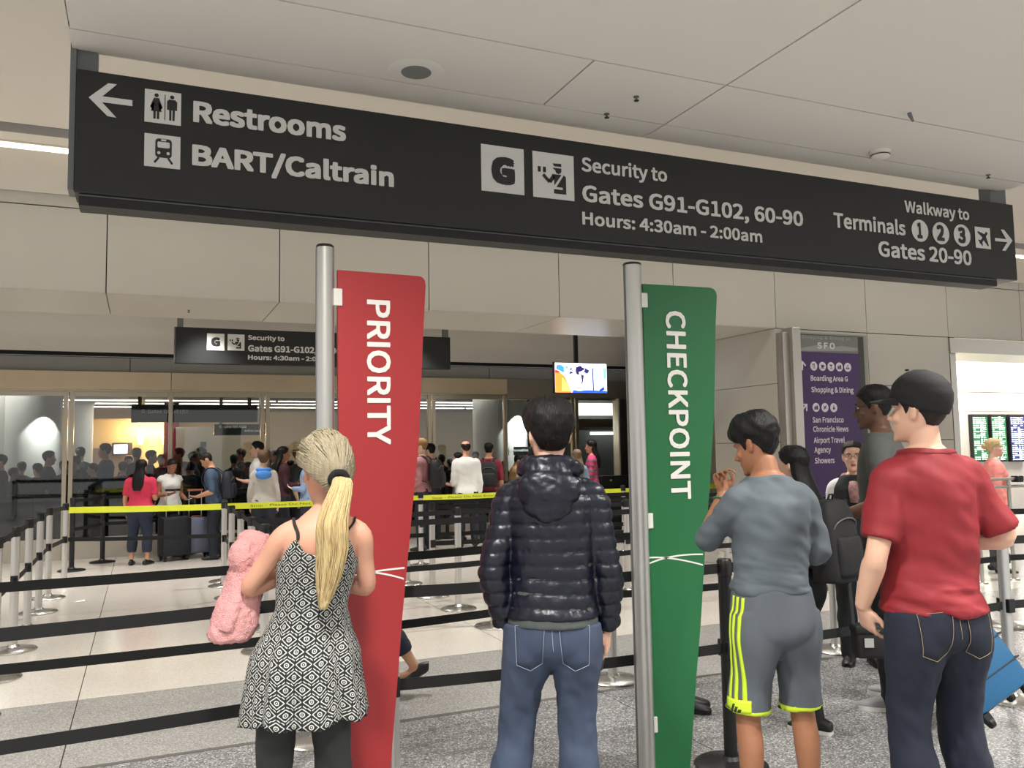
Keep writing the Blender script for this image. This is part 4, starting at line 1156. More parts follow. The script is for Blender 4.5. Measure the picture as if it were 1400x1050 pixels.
            for i in range(len(rows)-1):
                for j in range(n): f.append((i*n+j, i*n+(j+1) % n, (i+1)*n+(j+1) % n, (i+1)*n+j))
            f.append(tuple(reversed(range(n)))); f.append(tuple((len(rows)-1)*n+j for j in range(n)))
            me = MB().add(v, f).mesh('hair_length', 'all'); s.scale(me); s.add('hair_length', me, m)
        if style == 'tied':
            me = MB().ell(s.HM @ Vector((0,-.115,.145)), (.042,.038,.042), 14, 10).mesh('bun', 'all'); s.scale(me); s.add('bun', me, m)
        return ob
    def face(s, iris=(50,34,24), lips=(170,90,84), brow=(36,28,24), glasses=None, mouth=True):
        R = s.HM.to_3x3().normalized()
        T = lambda x, y, z: s.HM @ Vector((x, y, z))
        for q in (-1, 1):
            me = MB().ell(T(q*.031,.0805,.122), (.0125,.007,.0065), 12, 8, R).mesh('eye', 'all'); s.scale(me); e = s.add('eye', me, mat('eye_white', (228,224,218), .3))
            me = MB().ell(T(q*.031,.0865,.122), (.0055,.002,.0056), 10, 6, R).mesh('iris', 'all'); s.scale(me); s.add('iris', me, mat('iris_%d' % iris[0], iris, .2), e)
            me = MB().tube([T(q*.015,.092,.139), T(q*.034,.091,.1435), T(q*.052,.076,.138)], [.0028,.0036,.002], 6).mesh('eyebrow', 'all'); s.scale(me); s.add('eyebrow', me, mat('brow_%d' % brow[0], brow, .8))
        if mouth:
            me = MB().ell(T(0,.0965,.0545), (.023,.006,.0052), 12, 6, R).ell(T(0,.0965,.0465), (.019,.006,.006), 12, 6, R).mesh('lips', 'all'); s.scale(me); s.add('lips', me, mat('lips_%d' % lips[0], lips, .45))
        if glasses:
            mb = MB()
            for q in (-1, 1):
                c = [T(q*.033+.021*math.cos(a)*1.1, .103-.006*abs(math.cos(a)), .118+.016*math.sin(a)) for a in np.linspace(0, 2*math.pi, 17)]
                mb.tube(c, .0016, 6); mb.tube([T(q*.055,.098,.122), T(q*.078,.04,.124), T(q*.080,-.012,.120)], .0016, 6)
            mb.tube([T(-.010,.105,.120), T(.010,.105,.120)], .0015, 6)
            me = mb.mesh('glasses'); s.scale(me); s.add('glasses', me, glasses)
    def lap(s, mb, name, m, label=None, smooth='all', parent=None):
        me = mb.mesh(name, smooth); s.scale(me); return s.add(name, me, m, parent, label)

def place(px, py_top, D, facing, **k):
    """where a standing person is, how tall, and which way they look (degrees clockwise from straight away from the camera)"""
    d = ray(px, py_top); q = CAM + d*D
    return dict(x=q.x, y=q.y, h=q.z, heading=math.atan2(d.x, d.y)+math.radians(facing), **k)

def backpack(o_label, P, m, w=.15, h=.21, dp=.085, z=1.20, x=0., y=-.17, pocket=True, strap=None, tilt=0.):
    """a bag worn by a person: its own thing, hung at their back"""
    root = empty('backpack', P.o.location, label=o_label, cat='backpack'); root.rotation_euler = P.o.rotation_euler
    k = P.k
    def put(name, mb, mm, smooth='all'):
        me = mb.mesh(name, smooth); a = arr(me); setarr(me, a*k); return link(name, me, mm, root)
    c = P.up((x, y-dp*.6, z))
    mb = MB(); rows = [(c.z-h,c.x,c.y,w*.86,dp*.6,dp*.9),(c.z-h*.9,c.x,c.y,w*.98,dp*.7,dp*1.05),(c.z-h*.2,c.x,c.y,w,dp*.72,dp*1.0),(c.z+h*.5,c.x,c.y,w*.93,dp*.7,dp*.8),(c.z+h*.9,c.x,c.y,w*.7,dp*.6,dp*.5),(c.z+h,c.x,c.y,w*.4,dp*.4,dp*.3)]
    stack(mb, rows, 4, 24, 3.2); put('pack_body', mb, m)
    if pocket:
        mb = MB(); stack(mb, [(c.z-h*.85,c.x,c.y-dp*.75,w*.72,.02,dp*.40),(c.z-h*.4,c.x,c.y-dp*.75,w*.78,.02,dp*.50),(c.z+h*.05,c.x,c.y-dp*.7,w*.74,.02,dp*.42),(c.z+h*.12,c.x,c.y-dp*.7,w*.6,.02,dp*.25)], 3, 20, 3.2); put('front_pocket', mb, m)
        mb = MB(); mb.tube(crom([(c.x-w*.78,c.y-dp*.62,c.z+h*.22),(c.x-w*.62,c.y-dp*.80,c.z+h*.46),(c.x,c.y-dp*.88,c.z+h*.56),(c.x+w*.62,c.y-dp*.80,c.z+h*.46),(c.x+w*.78,c.y-dp*.62,c.z+h*.22)], 4), .005, 6); put('zip', mb, mat('zip_grey', (90,90,92), .5))
    for q in (-1, 1):
        a = P.sh*P.w*.62
        pts = [(c.x+q*a*.8, c.y+dp*.5, c.z+h*.75), P.up((q*a*.95, -.06*P.dp, 1.475)), P.up((q*a, .06*P.dp, 1.46)), P.up((q*a*1.05, .135*P.dp, 1.36)), P.up((q*a*1.25, .13*P.dp, 1.22)), P.up((q*(P.sh*P.w*.95), .02, 1.12)), (c.x+q*w*.8, c.y+dp*.4, c.z-h*.7)]
        R = crom([list(p) for p in pts], 4); mb = MB(); mb.tube([r for r in R], .022, 8, .35); put('strap', mb, strap or m)
    put('top_loop', MB().tube([(c.x-.03,c.y+.01,c.z+h*.95),(c.x-.02,c.y,c.z+h+.03),(c.x+.02,c.y,c.z+h+.03),(c.x+.03,c.y+.01,c.z+h*.95)], .007, 8), m)
    return root
def held_phone(P, side, label, off=(0,.10,.012), tilt=.5, col=(18,18,20)):
    S0, S1, el, wr, hd, pn = P.arm_pts(side); hd = hd.normalized(); pn = (pn-hd*pn.dot(hd)).normalized(); x = hd.cross(pn)
    c = wr+hd*off[1]+pn*off[2]; R = Matrix((x, hd, pn)).transposed()
    root = empty('phone', P.o.location, label=label, cat='phone'); root.rotation_euler = P.o.rotation_euler
    for nm, z0, z1, w, m in (('case', -.004, .004, .036, mat('phone_case_%d' % col[0], col, .35)), ('display', .004, .0046, .033, mat('phone_glass', (14,14,16), .12))):
        mb = MB(); mb.box(-w, w, -.072*w/.036, .072*w/.036, z0, z1, .002 if nm == 'case' else 0); mb.v = [tuple((c+R @ Vector(v))*P.k) for v in mb.v]; link(nm, mb.mesh(nm), m, root)
    return root

# ---- pieces laid on a garment
from mathutils.bvhtree import BVHTree
def bvh_of(me):
    return BVHTree.FromPolygons([v.co[:] for v in me.vertices], [tuple(p.vertices) for p in me.polygons])
def onto(tree, o, d, off):
    h, n, i, _ = tree.ray_cast(Vector(o), Vector(d), 3.0)
    if h is None: return None
    return h-Vector(d).normalized()*off
def draped(tree, grid, d, off=.003, name='patch'):
    """grid: rows of points; each is dropped along d onto the cloth and the sheet gets a thickness"""
    d = Vector(d).normalized(); R = len(grid); C = len(grid[0]); top = []; last = None
    for r in grid:
        for p in r:
            q = onto(tree, Vector(p)-d*1.0, d, off)
            if q is None: q = Vector(p) if last is None else Vector(p)+d*(d.dot(last-Vector(p)))
            last = q; top.append(q)
    v = top+[q+d*(off*1.3) for q in top]; k = R*C; f = []
    for i in range(R-1):
        for j in range(C-1):
            a = i*C+j; f += [(a, a+1, a+C+1, a+C), (k+a, k+a+C, k+a+C+1, k+a+1)]
    for i in range(R-1): f += [(i*C, (i+1)*C, k+(i+1)*C, k+i*C), (i*C+C-1, k+i*C+C-1, k+(i+1)*C+C-1, (i+1)*C+C-1)]
    for j in range(C-1): f += [(j, k+j, k+j+1, j+1), ((R-1)*C+j, (R-1)*C+j+1, k+(R-1)*C+j+1, k+(R-1)*C+j)]
    return MB().add(v, f).mesh(name, 'all')
def seam(tree, pts, d, r=.0014, off=.001, name='stitching', sub=6):
    R = crom([list(p) for p in pts], sub); Q = []
    for p in R:
        q = onto(tree, Vector(p)-Vector(d).normalized()*1.0, d, off)
        if q is not None: Q.append(q)
    return MB().tube(Q, r, 5).mesh(name)
def quad_grid(c, n=8, m=8):
    """bilinear grid between four corners"""
    a, b, c2, d = [Vector(q) for q in c]
    return [[a.lerp(b, j/m).lerp(d.lerp(c2, j/m), i/n) for j in range(m+1)] for i in range(n+1)]
def slice_part(me, cond, off, name):
    a = arr(me); nn = normals(me); keep = cond(a); idx = {}; v = []; f = []
    for p in me.polygons:
        if all(keep[i] for i in p.vertices):
            q = []
            for i in p.vertices:
                if i not in idx: idx[i] = len(v); v.append(tuple(a[i]+nn[i]*off))
                q.append(idx[i])
            f.append(tuple(q))
    return MB().add(v, f).mesh(name, 'all')
def jeans_back(P, tr, thread, dk, k=None):
    """seat seam, yoke and two patch pockets on the back of a pair of jeans"""
    t = bvh_of(tr.data); k = P.k; d = (0,1,0); cx = 0.0
    for sd in (-1, 1):
        x0, x1 = sd*.026, sd*.138
        c = [(x0*k,0,.935*k),(x1*k,0,.925*k),(x1*.96*k,0,.785*k),((x0+sd*.012)*k,0,.79*k)]
        grid = quad_grid(c, 9, 8)
        for j in range(9): grid[-1][j].z -= .022*k*(1-abs(j/4-1))
        o = link('back_pocket', draped(t, grid, d, .0035, 'back_pocket'), dk, tr)
        loop = [c[0],c[1],c[2],((x0+x1)/2*k,0,.765*k),c[3]]
        t2 = BVHTree.FromPolygons([v.co[:] for v in o.data.vertices], [tuple(p.vertices) for p in o.data.polygons])
        for a, b in ((c[0],c[1]),(c[1],c[2]),(c[2],loop[3]),(loop[3],c[3]),(c[3],c[0])):
            P1 = [Vector(a).lerp(Vector(b), q/4) for q in range(5)]
            me = seam(t, P1, d, .0010*k/.96, .0042, sub=2)
            if len(me.vertices): link('stitching', me, thread, tr)
    for pts in ([(0,0,1.0*k),(0,0,.92*k),(.004,0,.84*k)], [(-.16*k,0,.985*k),(-.08*k,0,.965*k),(0,0,.95*k),(.08*k,0,.965*k),(.16*k,0,.985*k)]):
        me = seam(t, pts, d, .0010, .001)
        if len(me.vertices): link('stitching', me, thread, tr)
def belt_loops(P, tr, m):
    t = bvh_of(tr.data); k = P.k
    for x in (-.11, 0, .11):
        link('belt_loop', draped(t, quad_grid([((x-.006)*k,0,.995*k),((x+.006)*k,0,.995*k),((x+.006)*k,0,.955*k),((x-.006)*k,0,.955*k)], 3, 2), (0,1,0), .004, 'belt_loop'), m, tr)
# ------------------------------------------------------------------ foreground people
def hairmat(name, col, rough=.38, sc=(60,60,6), strength=.5):
    return mat(name, col, max(rough, .5), bump=strength, bscale=3.5, stretch=sc, var=.45, vscale=2.5, spec=.3)
HAIR_BLACK = hairmat('hair_black', (13,12,12), .42)
HAIR_DARK = hairmat('hair_dark_brown', (32,23,19), .42)
HAIR_BROWN = hairmat('hair_brown', (92,66,46), .45)
HAIR_BLONDE = hairmat('hair_blonde', (202,178,130), .42)
HAIR_GREY = hairmat('hair_grey_blonde', (166,154,128), .45)
def fabric(name, col, rough=.85, fine=500, strength=.12, var=.06): return mat(name, col, rough, bump=strength, bscale=fine, var=var, vscale=5)
def denim(name, col, fade=.25): return mat(name, col, .85, bump=.15, bscale=700, var=fade, vscale=4.5)
JEANS_BLUE = denim('denim_blue', (58,69,90), .36)
JEANS_DARK = denim('denim_dark', (24,30,46), .18)
THREAD = mat('thread_pale', (150,160,172), .8); THREAD_TAN = mat('thread_tan', (150,132,104), .8)
SHOE_BLACK = mat('shoe_black', (20,20,21), .45); SHOE_WHITE = mat('sole_white', (226,224,218), .6); SHOE_GREY = mat('shoe_grey', (150,150,150), .7, bump=.3, bscale=300)
SHOE_BROWN = mat('shoe_brown', (84,60,42), .5)

# --- man in the navy puffer jacket
pj = Person(**place(750, 553, 3.18, 2), label='man seen from behind in a shiny navy puffer jacket and blue jeans', sk='light', near=True,
    width=.92, shoulder=.166, depth=1.05, arm_l=((.232,-.05,1.125),(.192,.02,.915),(-.30,.25,-1),(-1,0,0)), arm_r=((.222,-.0,1.11),(.215,.07,.885),(-.05,.35,-1),(-1,.2,0)),
    head_yaw=16, head_pitch=-4, legs=[((-.095,0,.90),(-.150,.03,.49),(-.215,-.03,.085),(-.35,1,0)),((.088,0,.90),(.085,.03,.49),(.095,-.01,.085),(.25,1,0))])
PUFF = mat('navy_nylon', (11,14,30), .36, bump=.35, bscale=30, spec=.5)
def baffles(me, k, per=.050, amp=.0095):
    a = arr(me); nn = normals(me); d = np.empty(len(a))
    for i, p in enumerate(a):
        w = .010*mnoise.noise(Vector((p[0]*4, p[1]*4, p[2]*3)))
        ph = (p[2]+w)/per
        s = abs(math.sin(math.pi*ph))
        puck = mnoise.noise(Vector((p[0]*55, p[1]*55, p[2]*14)))*(1-s)**1.2+.5*mnoise.noise(Vector((p[0]*26, p[1]*26, p[2]*30)))
        d[i] = amp*(s**.5-.75)+.0050*puck
    setarr(me, a+nn*d[:,None])
o = pj.top(PUFF, hem=.945, sleeve=.985, e=.024, name='jacket', neck=1.49, wr=.004, e_arm=.016, sc=(10,10,8), voxel=.0065)
baffles(o.data, pj.k)
mb = MB(); U = pj.up
mb.ell(U((0,-.122,1.425)), (.122,.060,.085), 20, 12); mb.ell(U((0,-.12,1.37)), (.096,.052,.070), 20, 12)
mb.tube([U((math.sin(t)*.098, -.018-.092*math.cos(t), 1.498+.022*math.cos(t))) for t in np.linspace(-2.5, 2.5, 15)], [.028+.012*math.cos(t) for t in np.linspace(-2.5, 2.5, 15)], 12)
me = remesh(mb, 'hood', .008, 3); wrinkle(me, .010, (9,9,16), 3.); wrinkle(me, .006, (26,26,30), 1.); pj.scale(me); pj.add('hood', me, PUFF)
pj.top(fabric('olive_knit', (70,76,74)), hem=.915, sleeve=0, e=.019, name='shirt_hem', neck=1.2, wr=.003)
tr = pj.legs_mesh(JEANS_BLUE, e=.010, hem_e=.030, waist=.985, name='jeans', wr=.0085, knee_e=.020)
jeans_back(pj, tr, THREAD, denim('denim_blue_pocket', (54,65,86), .36))
pj.hair(HAIR_BLACK, 'short', vol=.030, back=.22)
pj.shoes(SHOE_BROWN, SHOE_BLACK)
held_phone(pj, 1, 'black phone in the right hand of the man in the puffer jacket', off=(0,.10,.014))

# --- blonde woman
bw = Person(**place(416, 606, 3.0, 2), label='blonde woman with long ponytail in a black and white patterned sundress, pink fleece over arm', sk='pink', female=True, near=True, width=1.04,
    arm_l=((.245,.055,1.185),(.03,.225,1.24),(-1,.1,.1),(0,-1,0)), arm_r=((.205,.06,1.17),(.02,.24,1.17),(-1,.1,.1),(0,-1,0)), lean=(.088,0), head_scale=1.10, head_yaw=24, head_pitch=4, stance=.08, toe=10)
k = bw.k
# dress: a lofted sheet with its own pattern coordinates
def dress_material():
    m = bpy.data.materials.new('patterned_dress'); m.use_nodes = True; nt = m.node_tree; b = nt.nodes['Principled BSDF']; b.inputs['Roughness'].default_value = .85
    N = nt.nodes.new; L = nt.links.new
    uv = N('ShaderNodeUVMap'); sp = N('ShaderNodeSeparateXYZ'); L(uv.outputs[0], sp.inputs[0])
    def op(o, a, b2=None, c=None):
        n = N('ShaderNodeMath'); n.operation = o
        for i, q in enumerate((a, b2, c)):
            if q is None: continue
            if isinstance(q, (int, float)): n.inputs[i].default_value = q
            else: L(q, n.inputs[i])
        return n.outputs[0]
    nz = N('ShaderNodeTexNoise'); nz.inputs['Scale'].default_value = 9.; L(uv.outputs[0], nz.inputs['Vector'])
    u = op('ADD', sp.outputs[0], op('MULTIPLY', nz.outputs['Fac'], .05)); v = op('ADD', sp.outputs[1], op('MULTIPLY', nz.outputs['Fac'], .05))
    fu = op('SUBTRACT', op('FRACT', u), .5); row = op('FLOOR', v)
    u2 = op('ADD', u, op('MULTIPLY', row, .5)); fu2 = op('SUBTRACT', op('FRACT', u2), .5); fv = op('SUBTRACT', op('FRACT', v), .5)
    au = op('ABSOLUTE', fu2); av = op('ABSOLUTE', fv)
    r = op('SQRT', op('ADD', op('MULTIPLY', op('MULTIPLY', au, au), 1.4), op('MULTIPLY', op('MULTIPLY', av, av), .8)))
    ring = op('COMPARE', r, .15, .036)
    dot = op('LESS_THAN', r, .05)
    chev = op('COMPARE', op('FRACT', op('MULTIPLY', op('ADD', au, op('MULTIPLY', av, .9)), 3.4)), .5, .15)
    chev = op('MULTIPLY', chev, op('GREATER_THAN', r, .25))
    cut = op('GREATER_THAN', op('ABSOLUTE', op('SUBTRACT', au, .5)), .045)
    tot = op('MAXIMUM', op('MAXIMUM', ring, dot), op('MULTIPLY', chev, cut))
    mx = N('ShaderNodeMixRGB'); mx.inputs[1].default_value = hexc(26,27,28); mx.inputs[2].default_value = hexc(196,198,192)
    L(tot, mx.inputs[0]); L(mx.outputs[0], b.inputs['Base Color']); return m
DRESS = dress_material()
def dress(P):
    n = 72; Z0 = .695; nz = 46; v = []; uvs = {}; f = []
    T = np.array(P.trunk(.010, .69, 1.42, flare=0))
    cz = T[:,0]
    for i in range(nz+1):
        for j in range(n):
            a = 2*math.pi*j/n; c, s_ = math.cos(a), math.sin(a)      # s_>0 is the front
            deg = math.degrees(a)
            b = abs(((deg-270+180) % 360)-180)                       # 0 at the middle of the back
            ztop = np.interp(b, [0, 18, 36, 60, 90, 120, 150, 180], [1.315, 1.33, 1.385, 1.305, 1.275, 1.31, 1.36, 1.33])
            z = Z0+.012*math.sin(3*a+1)*0+(ztop-Z0)*(i/nz)
            r = [np.interp(max(z, .88), cz, T[:,q]) for q in (1,2,3,4,5)]
            lo = max(0., (1.14-z)/.50)
            fl = .058*lo**1.3
            fold = .020*lo*(math.sin(9*a+1.0)+.6*math.sin(14*a+2+z*3)+.35*math.sin(23*a))*.8
            under = .014*math.exp(-((z-1.12)/.05)**2)
            rx, ry = r[2]+fl-under*.3+fold, (r[3] if s_ > 0 else r[4])+fl*.95+fold
            if z < .90: # the skirt hangs from the hips
                q = (.90-z); rx = max(rx, .170*P.w+.024+q*.06+fold*.6); ry = max(ry, .140+q*.12+fold*.6)
            ex = 2.2
            x = math.copysign(abs(c)**(2/ex), c)*rx; y = math.copysign(abs(s_)**(2/ex), s_)*ry
            zz = z+(.010*math.sin(5*a)+.006*math.sin(11*a))*lo*(1-i/nz)
            v.append((r[0]+x, r[1]+y, zz)); bx = r[2]+fl+.012*min(1, max(0, (1.0-z)/.1)); by_ = r[4]+fl; uvs[len(v)-1] = (j, z, math.pi*(1.5*(bx+by_)-math.sqrt(bx*by_)))
    for i in range(nz):
        for j in range(n): f.append((i*n+j, i*n+(j+1) % n, (i+1)*n+(j+1) % n, (i+1)*n+j))
    m0 = len(v)                                                       # inner face of the hem
    me = bpy.data.meshes.new('dress'); me.from_pydata([tuple(np.array(p)*P.k) for p in v], [], f); me.update()
    ul = me.uv_layers.new(name='UVMap')
    for p in me.polygons:
        js = [uvs[i][0] for i in p.vertices]
        us = {i: (uvs[i][0]/n-.25) % 1.0-.5 for i in p.vertices}
        if max(us.values())-min(us.values()) > .5: us = {i: q+(1 if q < 0 else 0) for i, q in us.items()}
        for li, i in zip(p.loop_indices, p.vertices):
            j, z, _c = uvs[i]
            ul.data[li].uv = (us[i]*uvs[i][2]/.050, z/.043)
    me.shade_smooth(); o = P.add('dress', me, DRESS)
    sm = o.modifiers.new('thickness', 'SOLIDIFY'); sm.thickness = .003; sm.offset = -1
    return o
dress(bw)
def strap(P, pts, m, w=.0065, name='strap'):
    t = bvh_of(P.o.data); Q = []
    for p, d in pts:
        q = t.find_nearest(Vector(p)*P.k)
        Q.append(q[0]+q[1]*.004)
    R = crom([list(q) for q in Q], 5); mb = MB(); mb.tube(R, w*P.k, 6, .5); me = mb.mesh(name); return P.add(name, me, m)
for sd in (-1, 1):
    strap(bw, [(U2, None) for U2 in (bw.up((sd*.105,-.13,1.385)), bw.up((sd*.112,-.115,1.42)), bw.up((sd*.118,-.08,1.455)), bw.up((sd*.122,-.03,1.475)), bw.up((sd*.122,.03,1.455)), bw.up((sd*.115,.09,1.40)), bw.up((sd*.11,.12,1.34)))], mat('strap_black', (30,30,31), .8, var=.9, vscale=60))
tr = bw.legs_mesh(fabric('charcoal_leggings', (44,46,46)), e=.006, hem_e=.028, waist=1.0, name='trousers', wr=.005, knee_e=.014)
bw.shoes(SHOE_BLACK, SHOE_BLACK)
# hair: a shell, combed strands gathered at the tie, and the ponytail
bw.hair(HAIR_GREY, 'short', vol=.017, back=.18, front=.80, side=.56)
TIE = bw.HM @ Vector((.0,-.122,.088))
def strands():
    r2 = random.Random(5); mb = MB(); base = MB()
    for i in range(520):
        th = r2.uniform(0, 2*math.pi); d = abs(((math.degrees(th)+180) % 360)-180)
        t0 = np.interp(d, [0,35,60,80,100,140,180], [.80,.78,.70,.60,.54,.34,.16])+r2.uniform(0, .05)
        start = head_at(t0, th, .016) if r2.random() < .6 else head_at(r2.uniform(t0, 1.0), th, .024)
        p0 = start; end = Vector((0,-.124,.088)); pts = []
        for q in range(7):
            u = q/6; p = p0.lerp(end, u)
            # keep outside the skull
            c = Vector((0, -.008, .125)); e = p-c; s = Vector((e.x/.099, e.y/.124, e.z/.142)); L = s.length
            if L < 1.0 and q < 6: p = c+e*(1.0/max(L, .05))*(1+.012*r2.random())
            pts.append(bw.HM @ p)
        mb.tube(pts, [.0026,.003,.003,.003,.003,.0028,.002], 4)
    return mb
me = strands().mesh('combed_hair', 'all'); bw.scale(me); bw.add('combed_hair', me, HAIR_GREY)['kind'] = 'stuff'
end = bw.up((.045,-.165,1.125))
path = crom([list(TIE)+[.020], list(TIE+Vector((.012,-.040,-.030)))+[.036], list(bw.up((.03,-.185,1.46)))+[.052], list(bw.up((.045,-.180,1.36)))+[.054], list(bw.up((.048,-.172,1.24)))+[.042], list(end)+[.014]], 6)
mb = MB(); n = 22; v = []; f = []
for i, r in enumerate(path):
    for j in range(n):
        a = 2*math.pi*j/n; q = 1+.10*math.sin(7*a+i*.12)+.06*math.sin(13*a-i*.2)
        v.append((r[0]+r[3]*math.cos(a)*q, r[1]+r[3]*.62*math.sin(a)*q, r[2]))
for i in range(len(path)-1):
    for j in range(n): f.append((i*n+j, i*n+(j+1) % n, (i+1)*n+(j+1) % n, (i+1)*n+j))
f += [tuple(reversed(range(n))), tuple((len(path)-1)*n+j for j in range(n))]
mb.add(v, f); me = mb.mesh('ponytail', 'all'); bw.scale(me); pt = bw.add('ponytail', me, HAIR_BLONDE)
r2 = random.Random(9); mb = MB()
for i in range(260):
    a = r2.uniform(0, 2*math.pi); rr = r2.uniform(.86, 1.10); jit = r2.uniform(-.25, .25); stop = r2.randint(len(path)-9, len(path)-1)
    pts = []
    for q in range(0, stop+1, 2):
        r = path[q]; aa = a+jit*q/len(path); g = rr*(1+.02*math.sin(q*.9+i))
        pts.append((r[0]+r[3]*math.cos(aa)*g, r[1]+r[3]*.62*math.sin(aa)*g, r[2]))
    if len(pts) > 2: mb.tube(pts, [.0012]+[.0022]*(len(pts)-2)+[.0006], 4)
me = mb.mesh('strands', 'all'); bw.scale(me); bw.add('strands', me, HAIR_BLONDE, pt)['kind'] = 'stuff'
mb = MB(); mb.tube([TIE+Vector((.030*math.cos(t), -.018, .026*math.sin(t)))+Vector((0,0,-.012)) for t in np.linspace(0, 2*math.pi, 17)], .013, 10)
me = mb.mesh('hair_tie', 'all'); wrinkle(me, .004, (60,60,60), 1.); bw.scale(me); bw.add('hair_tie', me, mat('scrunchie_black', (18,18,19), .9, bump=.5, bscale=200))
# pink fleece hanging over her forearm
fl_ = empty('fleece_jacket', bw.o.location, label='fluffy pink fleece jacket draped over the forearm of the blonde woman', cat='jacket'); fl_.rotation_euler = bw.o.rotation_euler
mb = MB()
U = bw.up
stack(mb, [(.975,-.285,.10,.060,.05,.05),(1.0,-.285,.10,.088,.06,.06),(1.10,-.262,.12,.086,.07,.07),(1.20,-.235,.15,.080,.075,.075),(1.29,-.21,.17,.072,.07,.07),(1.35,-.19,.17,.056,.06,.06),(1.385,-.175,.16,.03,.04,.04)], 5, 26, 2.2)
mb.ell((-.245,.13,1.30),(.055,.06,.07), 14, 10); mb.ell((-.21,.16,1.36),(.06,.055,.045), 14, 10)
me = remesh(mb, 'fleece_body', .007, 3); wrinkle(me, .012, (8,8,9), 2.); wrinkle(me, .0042, (70,70,70), 4.); wrinkle(me, .003, (140,140,140), 6.); bw.scale(me)
PINK = fabric('pink_fleece', (244,176,174), .95, 260, 1.0, .14); link('fleece_body', me, PINK, fl_)
mb = MB(); limb(mb, [(-.165,.19,1.35),(-.225,.13,1.23),(-.275,.07,1.10),(-.30,.06,1.02)], [.030,.036,.036,.034], 6, 14)
me = remesh(mb, 'fleece_sleeve', .008, 2); wrinkle(me, .006, (70,70,70), 2.); bw.scale(me); link('fleece_sleeve', me, PINK, fl_)

# --- boy in grey
by = Person(**place(1046, 567, 3.45, -28), label='boy in a grey T-shirt and grey shorts with lime stripes, hand raised to his face', sk='brown', near=True, width=.93, depth=1.12, belly=.010,
    arm_l=((.222,.17,1.21),(.10,.235,1.40),(.15,.0,1),(-.2,-1,.2)), arm_r=((.225,-.0,1.165),(.14,.22,1.14),(-.4,.8,.1),(-1,0,0)), head_yaw=32, head_pitch=18, stance=.105, toe=10, curl=.75)
GREY_TEE = fabric('grey_jersey', (94,103,110), .8, 600, .08, .05)
by.top(GREY_TEE, hem=1.0, sleeve=.50, e=.018, name='shirt', wr=.014, e_arm=.015, sc=(6,6,11), flare=.0)
tee = by.o.children[-1]
wrinkle(tee.data, .011, (5,5,26), 2., lambda a: np.clip((1.14-a[:,2])/.25, 0, 1), True)
SHORTS = fabric('grey_mesh_shorts', (90,96,103), .75, 900, .15, .05)
st_ = by.legs_mesh(SHORTS, length=.475, e=.020, hem_e=.03, waist=1.02, name='shorts', wr=.012, knee_e=.040, sc=(9,9,5))
LIME = fabric('lime_trim', (208,238,52), .7)
zmin = arr(st_.data)[:,2].min()
link('hem_band', slice_part(st_.data, lambda a: a[:,2] < zmin+.030, .0022, 'hem_band'), LIME, st_)
t = bvh_of(st_.data); dv = Vector((.93,.36,0)); kk = by.k
ctr = arr(st_.data); 
for q in (-.034, 0., .034):
    side = Vector((-dv.y, dv.x, 0)); c0 = Vector((-.12*kk, 0, 0))
    g = [[c0+side*((q-.008+j*.008)*kk)+Vector((0,0,(.985-.019*i)*kk)) for j in range(3)] for i in range(25) if (.985-.019*i)*kk > zmin+.02]
    link('stripe', draped(t, g, dv, .0035, 'stripe'), LIME, st_)
g = [[Vector((-.12*kk,0,0))+side*((-.055+j*.016)*kk)+Vector((0,0,zmin+.066-.012*i)) for j in range(8)] for i in range(5)]
cor = link('hem_corner', draped(t, g, dv, .0042, 'hem_corner'), LIME, st_)
for i, hgt in enumerate((.012,.021,.030)):
    o_ = Vector((-.12*kk,0,0))+side*((-.022+.016*i)*kk)+Vector((0,0,zmin+.020))
    g = [[o_+side*(j*.010)+Vector((0,0,hgt*r/3))-side*(.30*hgt*r/3) for j in range(2)] for r in range(4)]
    link('logo_bar', draped(t, g, dv, .0062, 'logo_bar'), mat('logo_dark', (40,46,40), .6), cor)
by.hair(HAIR_BLACK, 'short', vol=.026, back=.20, front=.70, side=.46)
by.shoes(SHOE_BLACK, SHOE_WHITE)
mb = MB(); S0, S1, el, wr_, hd, pn = by.arm_pts(0)
ax = (el-wr_).normalized(); c = wr_.lerp(el, .16); a1 = ax.cross(Vector((0,1,0))).normalized(); a2 = ax.cross(a1)
mb.tube([c+a1*.033*math.cos(q)+a2*.033*math.sin(q) for q in np.linspace(0, 2*math.pi, 15)], .007, 8, .6)
by.lap(mb, 'wristband', mat('green_band', (60,120,92), .6))

# --- man in the red T-shirt and black cap
rm = Person(**place(1259, 517, 3.12, -36), label='man in a red T-shirt, dark jeans and black cap, hand in his pocket', sk='light', near=True, width=.97, depth=1.04,
    arm_l=((.240,-.035,1.125),(.235,.075,.925),(-.45,.30,-1),(-1,.2,0)), arm_r=((.262,-.06,1.175),(.15,.17,1.12),(-.8,.5,-.1),(0,-.5,-1)), head_yaw=28, head_pitch=-2, stance=.11, toe=14,
    legs=[((-.09,0,.90),(-.10,.03,.49),(-.12,-.03,.085),(-.3,1,0)),((.09,0,.90),(.12,.05,.49),(.16,.04,.085),(.35,1,0))])
RED = fabric('red_jersey', (136,30,38), .72, 700, .06, .05)
rt = rm.top(RED, hem=.915, sleeve=.36, e=.018, name='shirt', wr=.013, e_arm=.018, sc=(6,6,9))
wrinkle(rt.data, .009, (6,6,24), 5., lambda a: np.clip((1.10-a[:,2])/.2, 0, 1), True)
link('neck_rib', slice_part(rt.data, lambda a: a[:,2] > 1.474*rm.k, .0025, 'neck_rib'), fabric('red_rib', (124,27,35), .8), rt)
tr = rm.legs_mesh(JEANS_DARK, e=.012, hem_e=.032, waist=.94, name='jeans', wr=.008, knee_e=.022)
